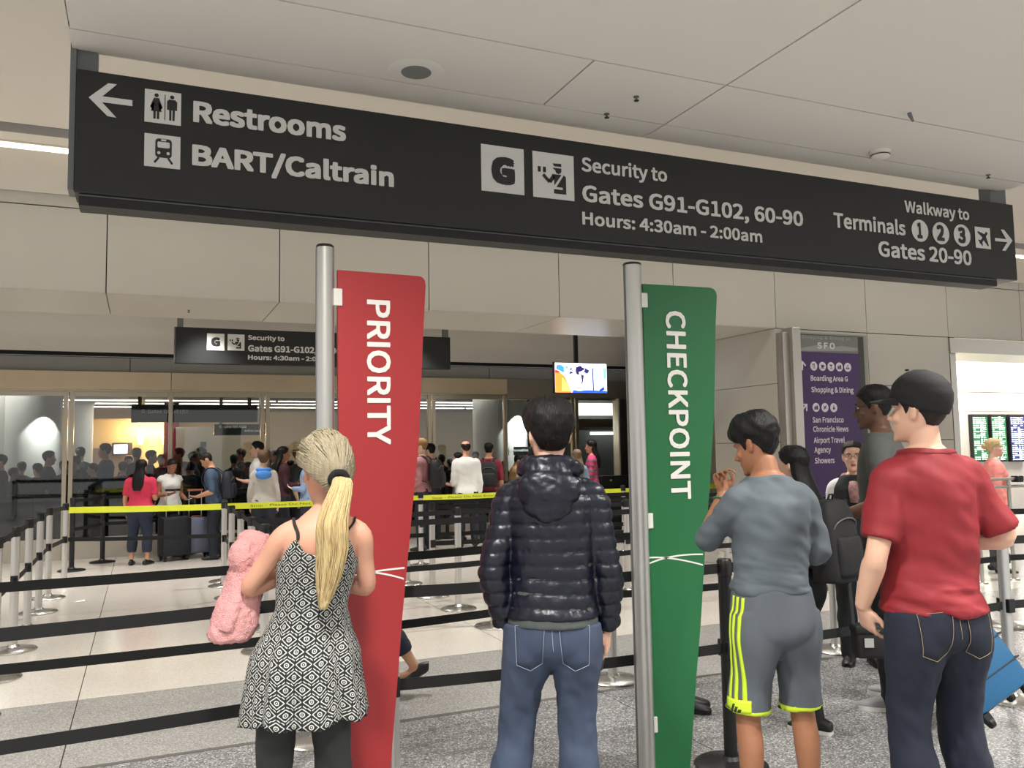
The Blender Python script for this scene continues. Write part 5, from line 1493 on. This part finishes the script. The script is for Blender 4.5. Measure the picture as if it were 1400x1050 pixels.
jeans_back(rm, tr, THREAD_TAN, denim('denim_dark_pocket', (22,28,44), .18))
rm.hair(HAIR_DARK, 'short', vol=.009, back=.24)
rm.shoes(SHOE_BLACK, SHOE_BLACK)
CAPM = fabric('cap_black', (18,19,20), .8, 400, .2, .04)
mb = MB(); v = []; f = []; n = 40; m_ = 14
for i in range(m_+1):
    for j in range(n):
        th = 2*math.pi*j/n; d = abs(((math.degrees(th)+180) % 360)-180)
        t0 = np.interp(d, [0,60,110,150,180], [.70,.62,.50,.44,.43]); q = t0+(1-t0)*(i/m_)
        cp = head_at(q, th, .012+.004*math.sin(math.pi*min(1, i/m_*1.1))); cp.z += .020*max(0, (q-.5)/.5); v.append(rm.HM @ cp)
for i in range(m_):
    for j in range(n): f.append((i*n+j, i*n+(j+1) % n, (i+1)*n+(j+1) % n, (i+1)*n+j))
f.append(tuple(m_*n+j for j in range(n))); b0 = len(v)
for j in range(n):
    th = 2*math.pi*j/n; d = abs(((math.degrees(th)+180) % 360)-180); t0 = np.interp(d, [0,60,110,150,180], [.70,.62,.50,.44,.43]); v.append(rm.HM @ head_at(t0, th, .0))
for j in range(n): f.append((b0+j, b0+(j+1) % n, (j+1) % n, j))
me = MB().add(v, f).mesh('cap', 'all'); rm.scale(me); cap = rm.add('cap', me, CAPM)
mb = MB(); v = []; f = []
for i in range(7):
    for j in range(17):
        th = math.radians(-68+136*j/16); p = head_at(.70, th, .011); ext = .088*math.cos(th*1.25)**.8*(i/6) if abs(math.degrees(th)) < 68 else 0
        v.append(rm.HM @ (p+Vector((0, ext, -.012*(i/6)-.018*(i/6)*math.sin(th)**2))))
for s_ in (0, -.004):
    pass
k0 = len(v); v += [Vector(p)+Vector((0,0,-.004)) for p in v]
for i in range(6):
    for j in range(16):
        a = i*17+j; f += [(a, a+1, a+18, a+17), (k0+a, k0+a+17, k0+a+18, k0+a+1)]
for j in range(16): a = 6*17+j; f.append((a, a+1, k0+a+1, k0+a))
me = MB().add(v, f).mesh('brim', 'all'); rm.scale(me); rm.add('brim', me, CAPM, cap)
me = MB().ell(rm.HM @ head_at(1.0, 0, .036), (.008,.008,.004), 10, 6).mesh('button', 'all'); rm.scale(me); rm.add('button', me, CAPM, cap)

# --- tall man in profile with glasses
tm = Person(**place(1201, 527, 5.1, -82), label='tall man in a dark grey T-shirt and glasses, in profile beside the purple directory', sk='dark', near=True, voxel=.008, width=1.04, arm_l='phone_low', arm_r='phone_low', head_pitch=6)
tm.top(fabric('charcoal_tee', (84,86,84)), sleeve=.5, wr=.006)
tm.legs_mesh(fabric('black_trousers', (26,27,29)), wr=.006)
tm.hair(HAIR_BLACK, 'short', vol=.010, front=.80); tm.shoes(SHOE_GREY, SHOE_WHITE); tm.face(glasses=mat('glasses_wire', (60,56,52), .3, .6), lips=(104,64,56))
held_phone(tm, 0, 'phone in the hand of the tall man with glasses', col=(30,30,32))

# --- airport employee facing the camera
em = Person(**place(1165, 604, 6.0, 174), label='employee with glasses in a black vest, white sleeves and patterned scarf, facing the camera', sk='light', female=True, near=True, voxel=.0075, width=1.02, arm_l='phone_low', arm_r='down', head_yaw=-6, stance=.06)
em.top(fabric('white_shirt', (226,226,224)), sleeve=.9, wr=.006); em.top(fabric('black_vest', (34,36,40)), sleeve=0, e=.022, name='vest', hem=.86, wr=.004, e_arm=.016)
em.legs_mesh(fabric('black_trousers', (26,27,29)), wr=.006); em.shoes(SHOE_BLACK, SHOE_BLACK)
em.hair(HAIR_DARK, 'tied', vol=.010, front=.82); em.face(glasses=mat('glasses_brown', (70,44,36), .35), lips=(176,84,80))
mb = MB(); mb.tube([em.up((math.sin(t)*.075, .0+.062*math.cos(t), 1.475-.05*max(0, math.cos(t)))) for t in np.linspace(-math.pi, math.pi, 21)], .026, 10)
mb.tube([em.up((.01,.10,1.43)), em.up((.012,.135,1.37)), em.up((.02,.150,1.27))], [.036,.042,.030], 10, .5)
me = mb.mesh('scarf', 'all'); wrinkle(me, .008, (20,20,20), 1.); em.scale(me)
em.add('scarf', me, mat('scarf_print', (150,110,108), .8, var=.9, vscale=38))
bg_ = empty('badge', em.o.location, label='white identity badge clipped to the black vest of the employee', cat='badge'); bg_.rotation_euler = em.o.rotation_euler
for nm, b, m in (('card', (-.115,-.065,.139,.143,1.15,1.22), mat('card_white', (226,228,230), .4)), ('photo', (-.105,-.085,.1432,.1438,1.175,1.205), mat('card_photo', (120,96,84), .5))):
    mb = MB().box(*b); mb.v = [tuple(Vector(q)*em.k) for q in mb.v]; link(nm, mb.mesh(nm), m, bg_)

# --- person in black with a backpack, half hidden by the boy
bp = Person(**place(1086, 611, 4.75, -58), label='person in black with long dark hair and a backpack, half hidden behind the boy', sk='light', female=True, near=True, voxel=.009, arm_l='phone', arm_r='phone', stance=.07, step=.12)
bp.top(fabric('black_top', (22,23,25)), sleeve=.9, e=.016, wr=.006); bp.legs_mesh(fabric('black_leggings', (20,21,23)), e=.006, hem_e=.012, knee_e=.008, wr=.004)
bp.shoes(SHOE_BLACK, SHOE_WHITE); bp.hair(HAIR_BLACK, 'long', vol=.014, length=.16)
backpack('black backpack worn by the person behind the boy', bp, fabric('pack_black', (20,20,22), .7, 500, .3), w=.17, h=.25, dp=.12, z=1.17)
q = atD(1188, 838, 4.3)
cb = empty('camera_bag', (q.x, q.y, q.z-.16), label='black camera bag with a pale label hanging left of the red shirt man', cat='bag')
cb.rotation_euler = (0, 0, -.5)
BAGM = fabric('bag_black', (20,20,21), .7, 500, .4)
MB().box(-.085,.085,-.05,.05,-.06,.10,.02).obj('bag_body', BAGM, cb, 'all'); MB().box(-.088,.088,-.055,.052,.06,.105,.012).obj('flap', BAGM, cb, 'all')
MB().box(-.045,.0,-.0565,-.054,.0,.045).obj('label_patch', mat('patch_grey', (170,170,166), .5), cb)
sh_ = tm.o.location
MB().tube([(-.08,0,.09),(-.05,.15,.33),(.02,.40,.62),(.06,.52,.70)], .010, 6, .4).obj('shoulder_strap', BAGM, cb)

# --- two people mostly hidden by the banners
hp = Person(**place(926, 606, 5.05, 88), label='person in a white shirt and black shoes almost hidden behind the green banner', sk='light', width=.95, stance=.02, arm_l='phone', arm_r='phone')
hp.top(fabric('white_shirt', (226,226,224)), sleeve=.9); hp.legs_mesh(fabric('black_trousers', (26,27,29))); hp.hair(HAIR_DARK); hp.shoes(SHOE_BLACK, SHOE_BLACK)
wk = Person(**place(508, 610, 5.35, -84), label='walking woman hidden behind the red banner, one black flat shoe showing', sk='tan', female=True, width=.95,
    legs=[((-.08,0,.90),(-.08,.16,.50),(-.07,.20,.085),(0,1,0)),((.08,0,.90),(.08,-.06,.50),(.075,-.30,.19),(0,.75,-.55))])
wk.top(fabric('teal_top', (84,128,130)), sleeve=.5); wk.legs_mesh(fabric('dark_capri', (38,44,58)), length=.80); wk.hair(HAIR_DARK, 'long'); wk.shoes(SHOE_BLACK)
# --- woman in the coral cardigan by the flight boards
cw = Person(**place(1357, 600, 10.0, 72), label='blonde woman in a coral cardigan and black top walking right before the flight boards', sk='fair', female=True, near=True, voxel=.011, width=1.1, arm_l='down', arm_r='down', bust=.02, head_pitch=-4)
cw.top(fabric('black_top', (22,23,25)), sleeve=0, e=.010); CORAL = fabric('coral_knit', (246,150,142))
cc = cw.top(CORAL, sleeve=.9, e=.020, name='cardigan', hem=.84, wr=.008)
b = bmesh.new(); b.from_mesh(cc.data); ks = cw.k
bmesh.ops.delete(b, geom=[p for p in b.faces if p.calc_center_median().y > .055*ks and abs(p.calc_center_median().x) < .085*ks], context='FACES'); b.to_mesh(cc.data); b.free()
cw.legs_mesh(fabric('grey_trousers', (84,84,88))); cw.hair(HAIR_BLONDE, 'tied', vol=.014); cw.shoes(SHOE_BLACK); cw.face()
# ------------------------------------------------------------------ THE HALL BEHIND THE GLASS
HZ = 2.82
struct('ceiling_hall', MB().box(-9, XC+9, GY+.3, 27.2, HZ, HZ+.1), mat('hall_ceiling', (150,148,146), .8))
struct('wall_hall', MB().box(-9, XC+9, 27, 27.2, 0, HZ), mat('hall_warm_wall', (206,190,166), .7))
hallw = mat('hall_beige', (204,192,174), .7)
i = 0
for y in (21.3, 22.6, 24.2):
    for x in np.arange(-6, 12, 3.0):
        i += 1
        t = empty('linear_light', (x+1.5, y+.04, HZ), label='bright linear ceiling light behind the glass, %s row from the front, %s section' % (NTH[(i-1)//6], NTH[(i-1) % 6]), cat='light', group='linear lights in the hall behind the glass')
        MB().box(-1.46, 1.46, -.05, .05, -.028, 0).obj('diffuser', lamp_mat('hall_tube', (255,252,246), 5), t)
        MB().box(-1.48, 1.48, -.07, .07, -.012, .002).obj('housing', CEIL, t)
for x, y in ((-2.5, 17.4), (2.5, 17.4), (7.0, 17.4), (0, 22.), (5.5, 22.)):
    area('hall_fill', (x, y, HZ-.05), 1.6, 20, (1,.97,.92))  # added area lights, since world light does not reach the hall
COLW = mat('column_white', (222,220,214), .5)
def column(px, Y, r, label, spot=None, power=95):
    q = atY(px, 600, Y); o = empty('column', (q.x, Y, 0), label=label, cat='column')
    MB().lathe([(r,.12),(r,HZ)], 40).obj('shaft', COLW, o, smooth=True); MB().lathe([(r+.02,0),(r+.02,.12)], 40).obj('plinth', GREY_METAL, o, smooth=True)
    MB().lathe([(r+.03,HZ-.06),(r+.03,HZ)], 40).obj('collar', COLW, o, smooth=True)
    if spot is not None:
        l = bpy.data.lights.new('column_spot', 'SPOT'); l.energy = power; l.spot_size = math.radians(72); l.spot_blend = .12; l.color = (.97,1,.97); l.shadow_soft_size = .03
        d = bpy.data.objects.new('column_spot', l); COL.objects.link(d)
        a = spot; d.location = (q.x+(r+.30)*math.cos(a), Y+(r+.30)*math.sin(a), HZ-.36); d.rotation_euler = Vector((-math.cos(a)*.30, -math.sin(a)*.30, -1)).to_track_quat('-Z', 'Y').to_euler()
    return o
column(46, 17.6, .46, 'white round column behind the leftmost glass pane', -math.pi*.36)
column(-16, 18.5, .40, 'white round column at the left edge behind the glass')
column(684, 17.2, .60, 'white round column behind the glass right of the red banner', -math.pi*.40, 190)
column(108, 22.5, .30, 'slim white column behind the second glass door')
# lit shop front at the back left
Ys = 25.2; Pw = Plane(Ys)
def wallbox(name, px0, px1, py0, py1, Y, th, m, parent=None, lift=0):
    a = atY(px0, py0, Y); b = atY(px1, py1, Y); return MB().box(min(a.x,b.x), max(a.x,b.x), Y+.0-lift, Y+th-lift, min(a.z,b.z), max(a.z,b.z)).obj(name, m, parent)
shop = empty('shop_front', (atY(170, 600, Ys).x, Ys, 0), label='warmly lit shop front with a glowing sign at the back of the hall', cat='shop')
n0 = len(COL.objects)
a = atY(112, 560, Ys); b = atY(232, 560, Ys)
MB().box(a.x, b.x, Ys, Ys+.1, 0, HZ).obj('back_wall', mat('shop_cream', (240,214,170), .7))
MB().box(a.x, b.x, Ys-1.0, Ys, 2.5, HZ).obj('fascia', mat('shop_fascia', (170,150,126), .6))
MB().box(a.x, a.x+1.1, Ys-.12, Ys, 0, 1.75).obj('display_case', mat('shop_taupe', (176,160,140), .6))
q0 = atY(156, 608, Ys-.3); q1 = atY(174, 620, Ys-.3)
MB().box(q0.x-.05, q1.x+.12, Ys-.32, Ys-.2, q1.z-.05, q0.z+.05).obj('sign_box', mat('shop_sign_frame', (84,70,66), .5))
MB().box(q0.x, q1.x, Ys-.335, Ys-.32, q1.z, q0.z).obj('sign_face', lamp_mat('shop_sign', (236,228,255), 3.2))
for x in (.0, .62):
    c = atY(192, 602, Ys-.25); MB().lathe([(.05,-.12),(.09,0),(.11,.12)], 16, (c.x+x, Ys-.25, c.z)).obj('wall_lamp', lamp_mat('wall_lamp', (255,214,140), 5.), None, smooth=True)
    l = bpy.data.lights.new('shop_lamp', 'POINT'); l.energy = 45; l.color = (1,.72,.36); l.shadow_soft_size = .1
    o = bpy.data.objects.new('shop_lamp', l); COL.objects.link(o); o.location = (c.x+x, Ys-.45, c.z+.15)
MB().box(a.x+.4, b.x-.2, Ys-.9, Ys-.5, 0, 1.0).obj('counter', mat('shop_counter', (150,104,70), .5))
reparent(shop, n0)
q = atY(234, 600, 22.6)
pc = empty('pillar', (q.x, 22.6, 0), label='maroon square pillar beside the lit shop behind the glass', cat='pillar')
MB().box(-.17,.17,-.15,.15,0,HZ,.01).obj('shaft', mat('maroon', (112,30,42), .5), pc); MB().box(-.19,.19,-.17,.17,0,.15).obj('plinth', GREY_METAL, pc)
bwall = empty('partition', (atY(290, 600, 22.0).x, 22.0, 0), label='beige partition wall with a small vent right of the maroon pillar', cat='partition')
n0 = len(COL.objects)
wallbox('panel', 241, 330, 584, 700, 22.0, .1, hallw); wallbox('vent_grille', 274, 282, 604, 611, 22.0, .02, GREY_METAL, lift=.02)
reparent(bwall, n0)
# signs that hang in the hall
def hall_sign(px0, px1, py0, py1, Y, label, writing=()):
    n0 = len(COL.objects); Pq = Plane(Y); a = Pq.p(px0, py0); b = Pq.p(px1, py1)
    o = empty('overhead_sign', ((a[0]+b[0])/2, Y, b[1]), label=label, cat='sign')
    MB().box(a[0], b[0], Y+.004, Y+.16, b[1], a[1], .005).obj('sign_body', SIGN_BLACK)
    MB().box(a[0]+.1, a[0]+.16, Y+.05, Y+.11, a[1]-.01, HZ).obj('hanger', GREY_METAL); MB().box(b[0]-.16, b[0]-.1, Y+.05, Y+.11, a[1]-.01, HZ).obj('hanger', GREY_METAL)
    for w, x0, x1, yb, cap in writing: Pq.text(w, (x0, yb), (x1, yb+(x1-x0)*.02), (x0, yb-cap), LETTER, None, bold=.012)
    reparent(o, n0); return o
hall_sign(179.5, 352, 553, 577, 15.4, 'long dark gates sign hanging behind the glass doors', [('G', 193.5, 198, 564.5, 4.5), ('Gates G91-G102', 201.5, 257, 564.5, 4.8)])
hall_sign(293, 366, 580, 594.5, 17.5, 'smaller dark gates sign hanging further back behind the glass', [('G', 299.5, 302.5, 584.8, 3.0), ('Gates G91-G102', 305.5, 337, 584.8, 3.2), ('Airline Lounges', 334, 362, 590, 3.0)])
hall_sign(695, 738, 611, 622, 16.6, 'black information sign behind the glass left of the puffer jacket man', [('Information', 697, 722, 617, 3.4)])
hall_sign(705, 770, 566, 579, 16.9, 'dark header with white lettering behind the head of the puffer jacket man', [('Perso', 708.5, 721, 575, 4.2)])
# bright service counter at the right behind the glass
n0 = len(COL.objects)
sv = empty('service_desk', (atY(815, 600, 17.5).x, 17.5, 0), label='grey service area with a bright panel behind the glass left of the green banner', cat='counter')
wallbox('light_panel', 781, 842, 551, 568, 17.4, .06, lamp_mat('service_panel', (255,252,244), 1.6)); wallbox('brown_panel', 789, 842, 573, 584, 17.4, .08, mat('service_brown', (128,104,84), .5))
wallbox('wall', 700, 862, 536, 760, 17.6, .1, mat('service_grey', (132,134,134), .6)); wallbox('rail', 780, 845, 584, 588, 17.35, .06, STEEL)
wallbox('bright_strip', 808, 862, 590.5, 594, 17.3, .05, lamp_mat('service_strip', (255,252,244), 2.4))
reparent(sv, n0)
ld = empty('desk', (atY(840, 660, 13.9).x, 13.75, 0), label='black counter front below the glass left of the green banner', cat='counter')
n0 = len(COL.objects)
wallbox('front_panel', 823, 905, 651, 662, 13.75, .3, BLACK_METAL); a = atY(823, 651, 13.75); b = atY(905, 651, 13.75)
MB().box(a.x, b.x, 13.8, 14.1, 0, a.z-.1).obj('base', SIGN_DARKER); MB().lathe([(.02,0),(.02,.03)], 12, (atY(835,657,13.75).x, 13.74, atY(835,657,13.75).z-.01)).obj('lock', STEEL)
reparent(ld, n0)

# ------------------------------------------------------------------ the crowd
C_ = lambda n, c: fabric('cloth_'+n, c)
DARKS = [C_('black', (24,25,27)), C_('charcoal', (44,46,50)), C_('ink', (30,34,46)), C_('umber', (46,38,36))]
def crowd(px, top, Y, facing, label, sk='light', female=False, shirt=None, trousers=None, hair=HAIR_BLACK, style='short', sleeve=.5, arms=('down','down'), hem=.90, pack=None, face=False, shoes=SHOE_BLACK, group=None, tl=1.0, hvol=None, **k):
    D = Y/ray(px, top).y
    P = Person(**place(px, top, D, facing), label=label, sk=sk, female=female, arm_l=arms[0], arm_r=arms[1], group=group, **k)
    P.top(shirt or DARKS[0], sleeve=sleeve, hem=hem, wr=.008, e=.016)
    P.legs_mesh(trousers or DARKS[2], length=tl, wr=.006); P.shoes(shoes)
    if style: P.hair(hair, style, vol=hvol or (.014 if style != 'bald' else .006))
    if face: P.face()
    if pack: backpack(pack[0], P, pack[1], w=.16, h=.22, dp=.11, z=1.20)
    return P
WH = C_('white', (232,230,226)); RASP = C_('raspberry', (206,52,82)); SLATE = C_('slate', (72,92,116)); NAVY = C_('navy', (34,42,60))
PACKN = fabric('pack_navy', (34,36,48), .7, 400, .3); PACKB = fabric('pack_black', (20,20,22), .7, 500, .3)
# low dark partition just inside the glass
lp = empty('low_wall', (2.0, 15.0, 0), label='low black partition wall running behind the glass panes', cat='partition')
n0 = len(COL.objects)
for x0 in np.arange(-4.4, 7.0, 1.45):
    MB().box(x0+.004, x0+1.446, 14.72, 14.78, 0, .93, .004).obj('panel', SIGN_DARKER)
MB().box(-4.4, 7.2, 14.70, 14.80, .93, .96, .006).obj('top_rail', BLACK_METAL)
reparent(lp, n0)
# in front of the glass, from left to right
p = crowd(193, 629, 13.15, 22, 'woman in a raspberry top with long black hair, seen from behind at the yellow belt', sk='tan', female=True, shirt=RASP, trousers=NAVY, style='long', sleeve=.35, arms=('down','phone'), tl=.80, width=1.36, depth=1.18, hem=.93, hip=1.08)
held_phone(p, 1, 'dark phone held by the woman in the raspberry top')
p = crowd(233, 627, 13.75, 150, 'woman in a white sleeveless top looking down at her phone', sk='brown', female=True, shirt=WH, style='tied', hair=HAIR_DARK, sleeve=.04, arms=('phone_low','phone'), width=1.2, face=True, head_pitch=22, bust=.03)
held_phone(p, 0, 'white phone held low by the woman in the white top', col=(226,228,230))
crowd(294, 617, 13.3, -78, 'man in a slate blue T-shirt with bowed head and a navy backpack', sk='tan', shirt=SLATE, hair=HAIR_DARK, pack=('navy backpack of the man with the bowed head', PACKN), head_pitch=34, arms=('phone_low','down'), width=1.1, lean=(0,.05), face=True, hvol=.008)
crowd(353, 604, 13.8, -85, 'bearded man in a white and black top in profile near the glass', sk='light', shirt=WH, hair=HAIR_BLACK, arms=('phone','phone'), face=True)
p = crowd(361, 618, 12.9, 5, 'person with curly brown hair in a grey jacket with a blue hood', sk='light', female=True, shirt=C_('stone', (176,170,162)), hair=HAIR_BROWN, style='short', sleeve=.95, hvol=.040, width=1.1)
mb = MB(); mb.ell(p.up((0,-.10,1.38)), (.13,.07,.08), 14, 10); mb.tube([p.up((.10*math.sin(t), -.02-.09*math.cos(t), 1.46)) for t in np.linspace(-2, 2, 9)], .03, 8)
p.lap(mb, 'hood', C_('hood_blue', (72,130,206)))
crowd(386, 611, 13.4, 70, 'woman in dark maroon with long black hair looking right', sk='brown', female=True, shirt=C_('maroon', (62,28,36)), style='long', sleeve=.9, arms=('phone','phone'), face=True)
p = crowd(407, 613, 14.0, 100, 'person in a straw hat by the glass', sk='light', shirt=DARKS[1], hair=HAIR_BROWN, arms=('phone','down'), face=True)
mb = MB(); mb.lathe([(.155,0),(.16,.006),(.10,.02),(.095,.10),(.07,.125),(.0,.13)], 24); M4 = p.HM @ Matrix.Translation((0,-.005,.175)); mb.v = [tuple(M4 @ Vector(q)) for q in mb.v]
hat = p.lap(mb, 'hat', C_('straw', (214,190,148))); mb = MB().lathe([(.101,.02),(.098,.045)], 24); mb.v = [tuple(M4 @ Vector(q)) for q in mb.v]; p.lap(mb, 'hat_band', DARKS[0], parent=hat)
crowd(421, 617, 12.9, -70, 'older woman with short fair hair in a denim blue jacket', sk='fair', female=True, shirt=C_('chambray', (128,148,178)), hair=HAIR_GREY, sleeve=.95, arms=('phone','down'), face=True, hvol=.024)
crowd(577, 600, 12.7, -70, 'blond man in a dusty pink hoodie with a black backpack', sk='fair', shirt=C_('dusty_pink', (164,112,118)), hair=hairmat('hair_sandy', (150,112,72)), sleeve=.95, pack=('large black backpack of the blond man in pink', PACKB), arms=('phone_low','strap'), width=1.05)
crowd(589, 607, 14.0, -40, 'dark haired person behind the blond man in the pink hoodie', shirt=DARKS[1], width=.95)
crowd(627, 619, 13.5, -75, 'woman with dark hair in profile left of the bald man', sk='tan', female=True, shirt=C_('print_grey', (120,118,120)), style='long', face=True, arms=('phone','phone'))
crowd(637, 603, 12.7, -12, 'balding man in a loose white shirt seen from behind', sk='pink', shirt=WH, hair=HAIR_DARK, style='bald', sleeve=.85, arms=('phone_low','down'), width=1.12, hem=.87)
crowd(668, 606, 13.2, 3, 'man in a dark red T-shirt with a black backpack seen from behind', sk='tan', shirt=C_('wine', (128,34,48)), pack=('black backpack of the man in dark red', PACKB), width=1.1)
crowd(704, 621, 13.8, 70, 'person in a tan top with short black hair looking down', sk='brown', female=True, shirt=C_('tan', (194,150,106)), head_pitch=28, sleeve=.3)
crowd(789, 615, 12.6, -20, 'woman with long fair brown hair beside the puffer jacket', sk='fair', female=True, shirt=C_('pale_blue', (150,176,208)), hair=hairmat('hair_fair_brown', (136,114,92)), style='long')
p = crowd(809, 602, 13.1, -80, 'woman with long black hair in a pink and grey striped top', sk='tan', female=True, shirt=C_('hot_pink', (226,74,126)), style='long', sleeve=.95, face=True, arms=('phone','phone'))
sh2 = [o for o in p.o.children if o.name.startswith('shirt')][0]
for z in (1.00, 1.10, 1.20, 1.30, 1.385):
    o = link('stripe', slice_part(sh2.data, lambda a: np.abs(a[:,2]-z*p.k) < .026, .003, 'stripe'), C_('stripe_grey', (128,120,124)), sh2)
# behind the glass: dark clothes, their colour also standing for the dim hall light
rr = random.Random(21)
names = ['far left edge', 'left edge, second in', 'leftmost pane, before the white column', 'leftmost pane, right of the white column', 'beside the first door frame', 'just right of the first door frame', 'blue shirt in profile', 'second pane, left of the raspberry top', 'second pane, just behind the raspberry top', 'second pane, between two women', 'beside the maroon pillar', 'third pane, left half', 'third pane, middle', 'third pane, right half', 'just left of the slate blue T-shirt', 'just right of the bowed man', 'before the third door frame', 'right of the third door frame', 'left of the red banner pole', 'right of the red banner', 'second right of the red banner', 'right of the white column', 'before the service desk']
more = ['far left, before the leftmost column', 'left of the second door frame', 'between the first door frame and the blue shirt', 'behind the woman in raspberry', 'right of the maroon pillar', 'over the shoulder of the woman in white', 'behind the lavender suitcase', 'left of the bearded man', 'behind the curly haired person', 'left of the straw hat', 'right of the straw hat', 'beside the blond man in pink', 'left of the bald man', 'right of the man in dark red']
spots2 = [(52,634,15.4),(88,630,15.5),(128,634,15.5),(168,632,15.3),(238,628,15.5),(254,632,15.2),(284,628,15.4),(340,632,15.3),(366,628,15.6),(398,630,15.4),(436,626,15.6),(560,626,15.6),(616,628,15.5),(690,630,15.5)]
spots = [(2,622,15.05),(18,640,15.7),(30,632,16.5),(66,617,15.6),(104,624,16.4),(110,612,17.2),(145,607,15.8),(176,624,17.5),(187,613,16.4),(206,616,16.0),(221,622,16.8),(246,613,16.2),(264,618,15.7),(276,612,17.0),(262,632,15.4),(320,622,16.0),(330,614,16.6),(377,616,16.2),(428,618,16.5),(604,622,16.0),(650,618,16.3),(716,628,16.2),(770,622,15.9)]
adj = ['black', 'charcoal', 'dark blue', 'dark brown']
for i, ((x, t, Y), w) in enumerate(zip(spots+spots2, names+more)):
    fem = rr.random() < .4; c = rr.randrange(4)
    sh = DARKS[c]; lab = 'person in %s, darkened for the dim hall behind the glass, %s' % (adj[c], w)
    if i == 6: sh = C_('dim_blue', (62,76,104)); lab = 'tall man in a dim blue shirt in profile behind the second glass pane'; fem = False
    crowd(x, t, Y, -75 if i == 6 else rr.choice([0, 20, -30, 180, 90, -90]), lab, sk=rr.choice(['light','tan','brown']), female=fem, shirt=sh, trousers=DARKS[(c+1) % 4], sleeve=rr.choice([.5,.95]), hair=rr.choice([HAIR_BLACK,HAIR_BLACK,HAIR_DARK,HAIR_BROWN]), style='long' if fem and rr.random() < .6 else 'short', voxel=.02, group='travellers behind the glass')
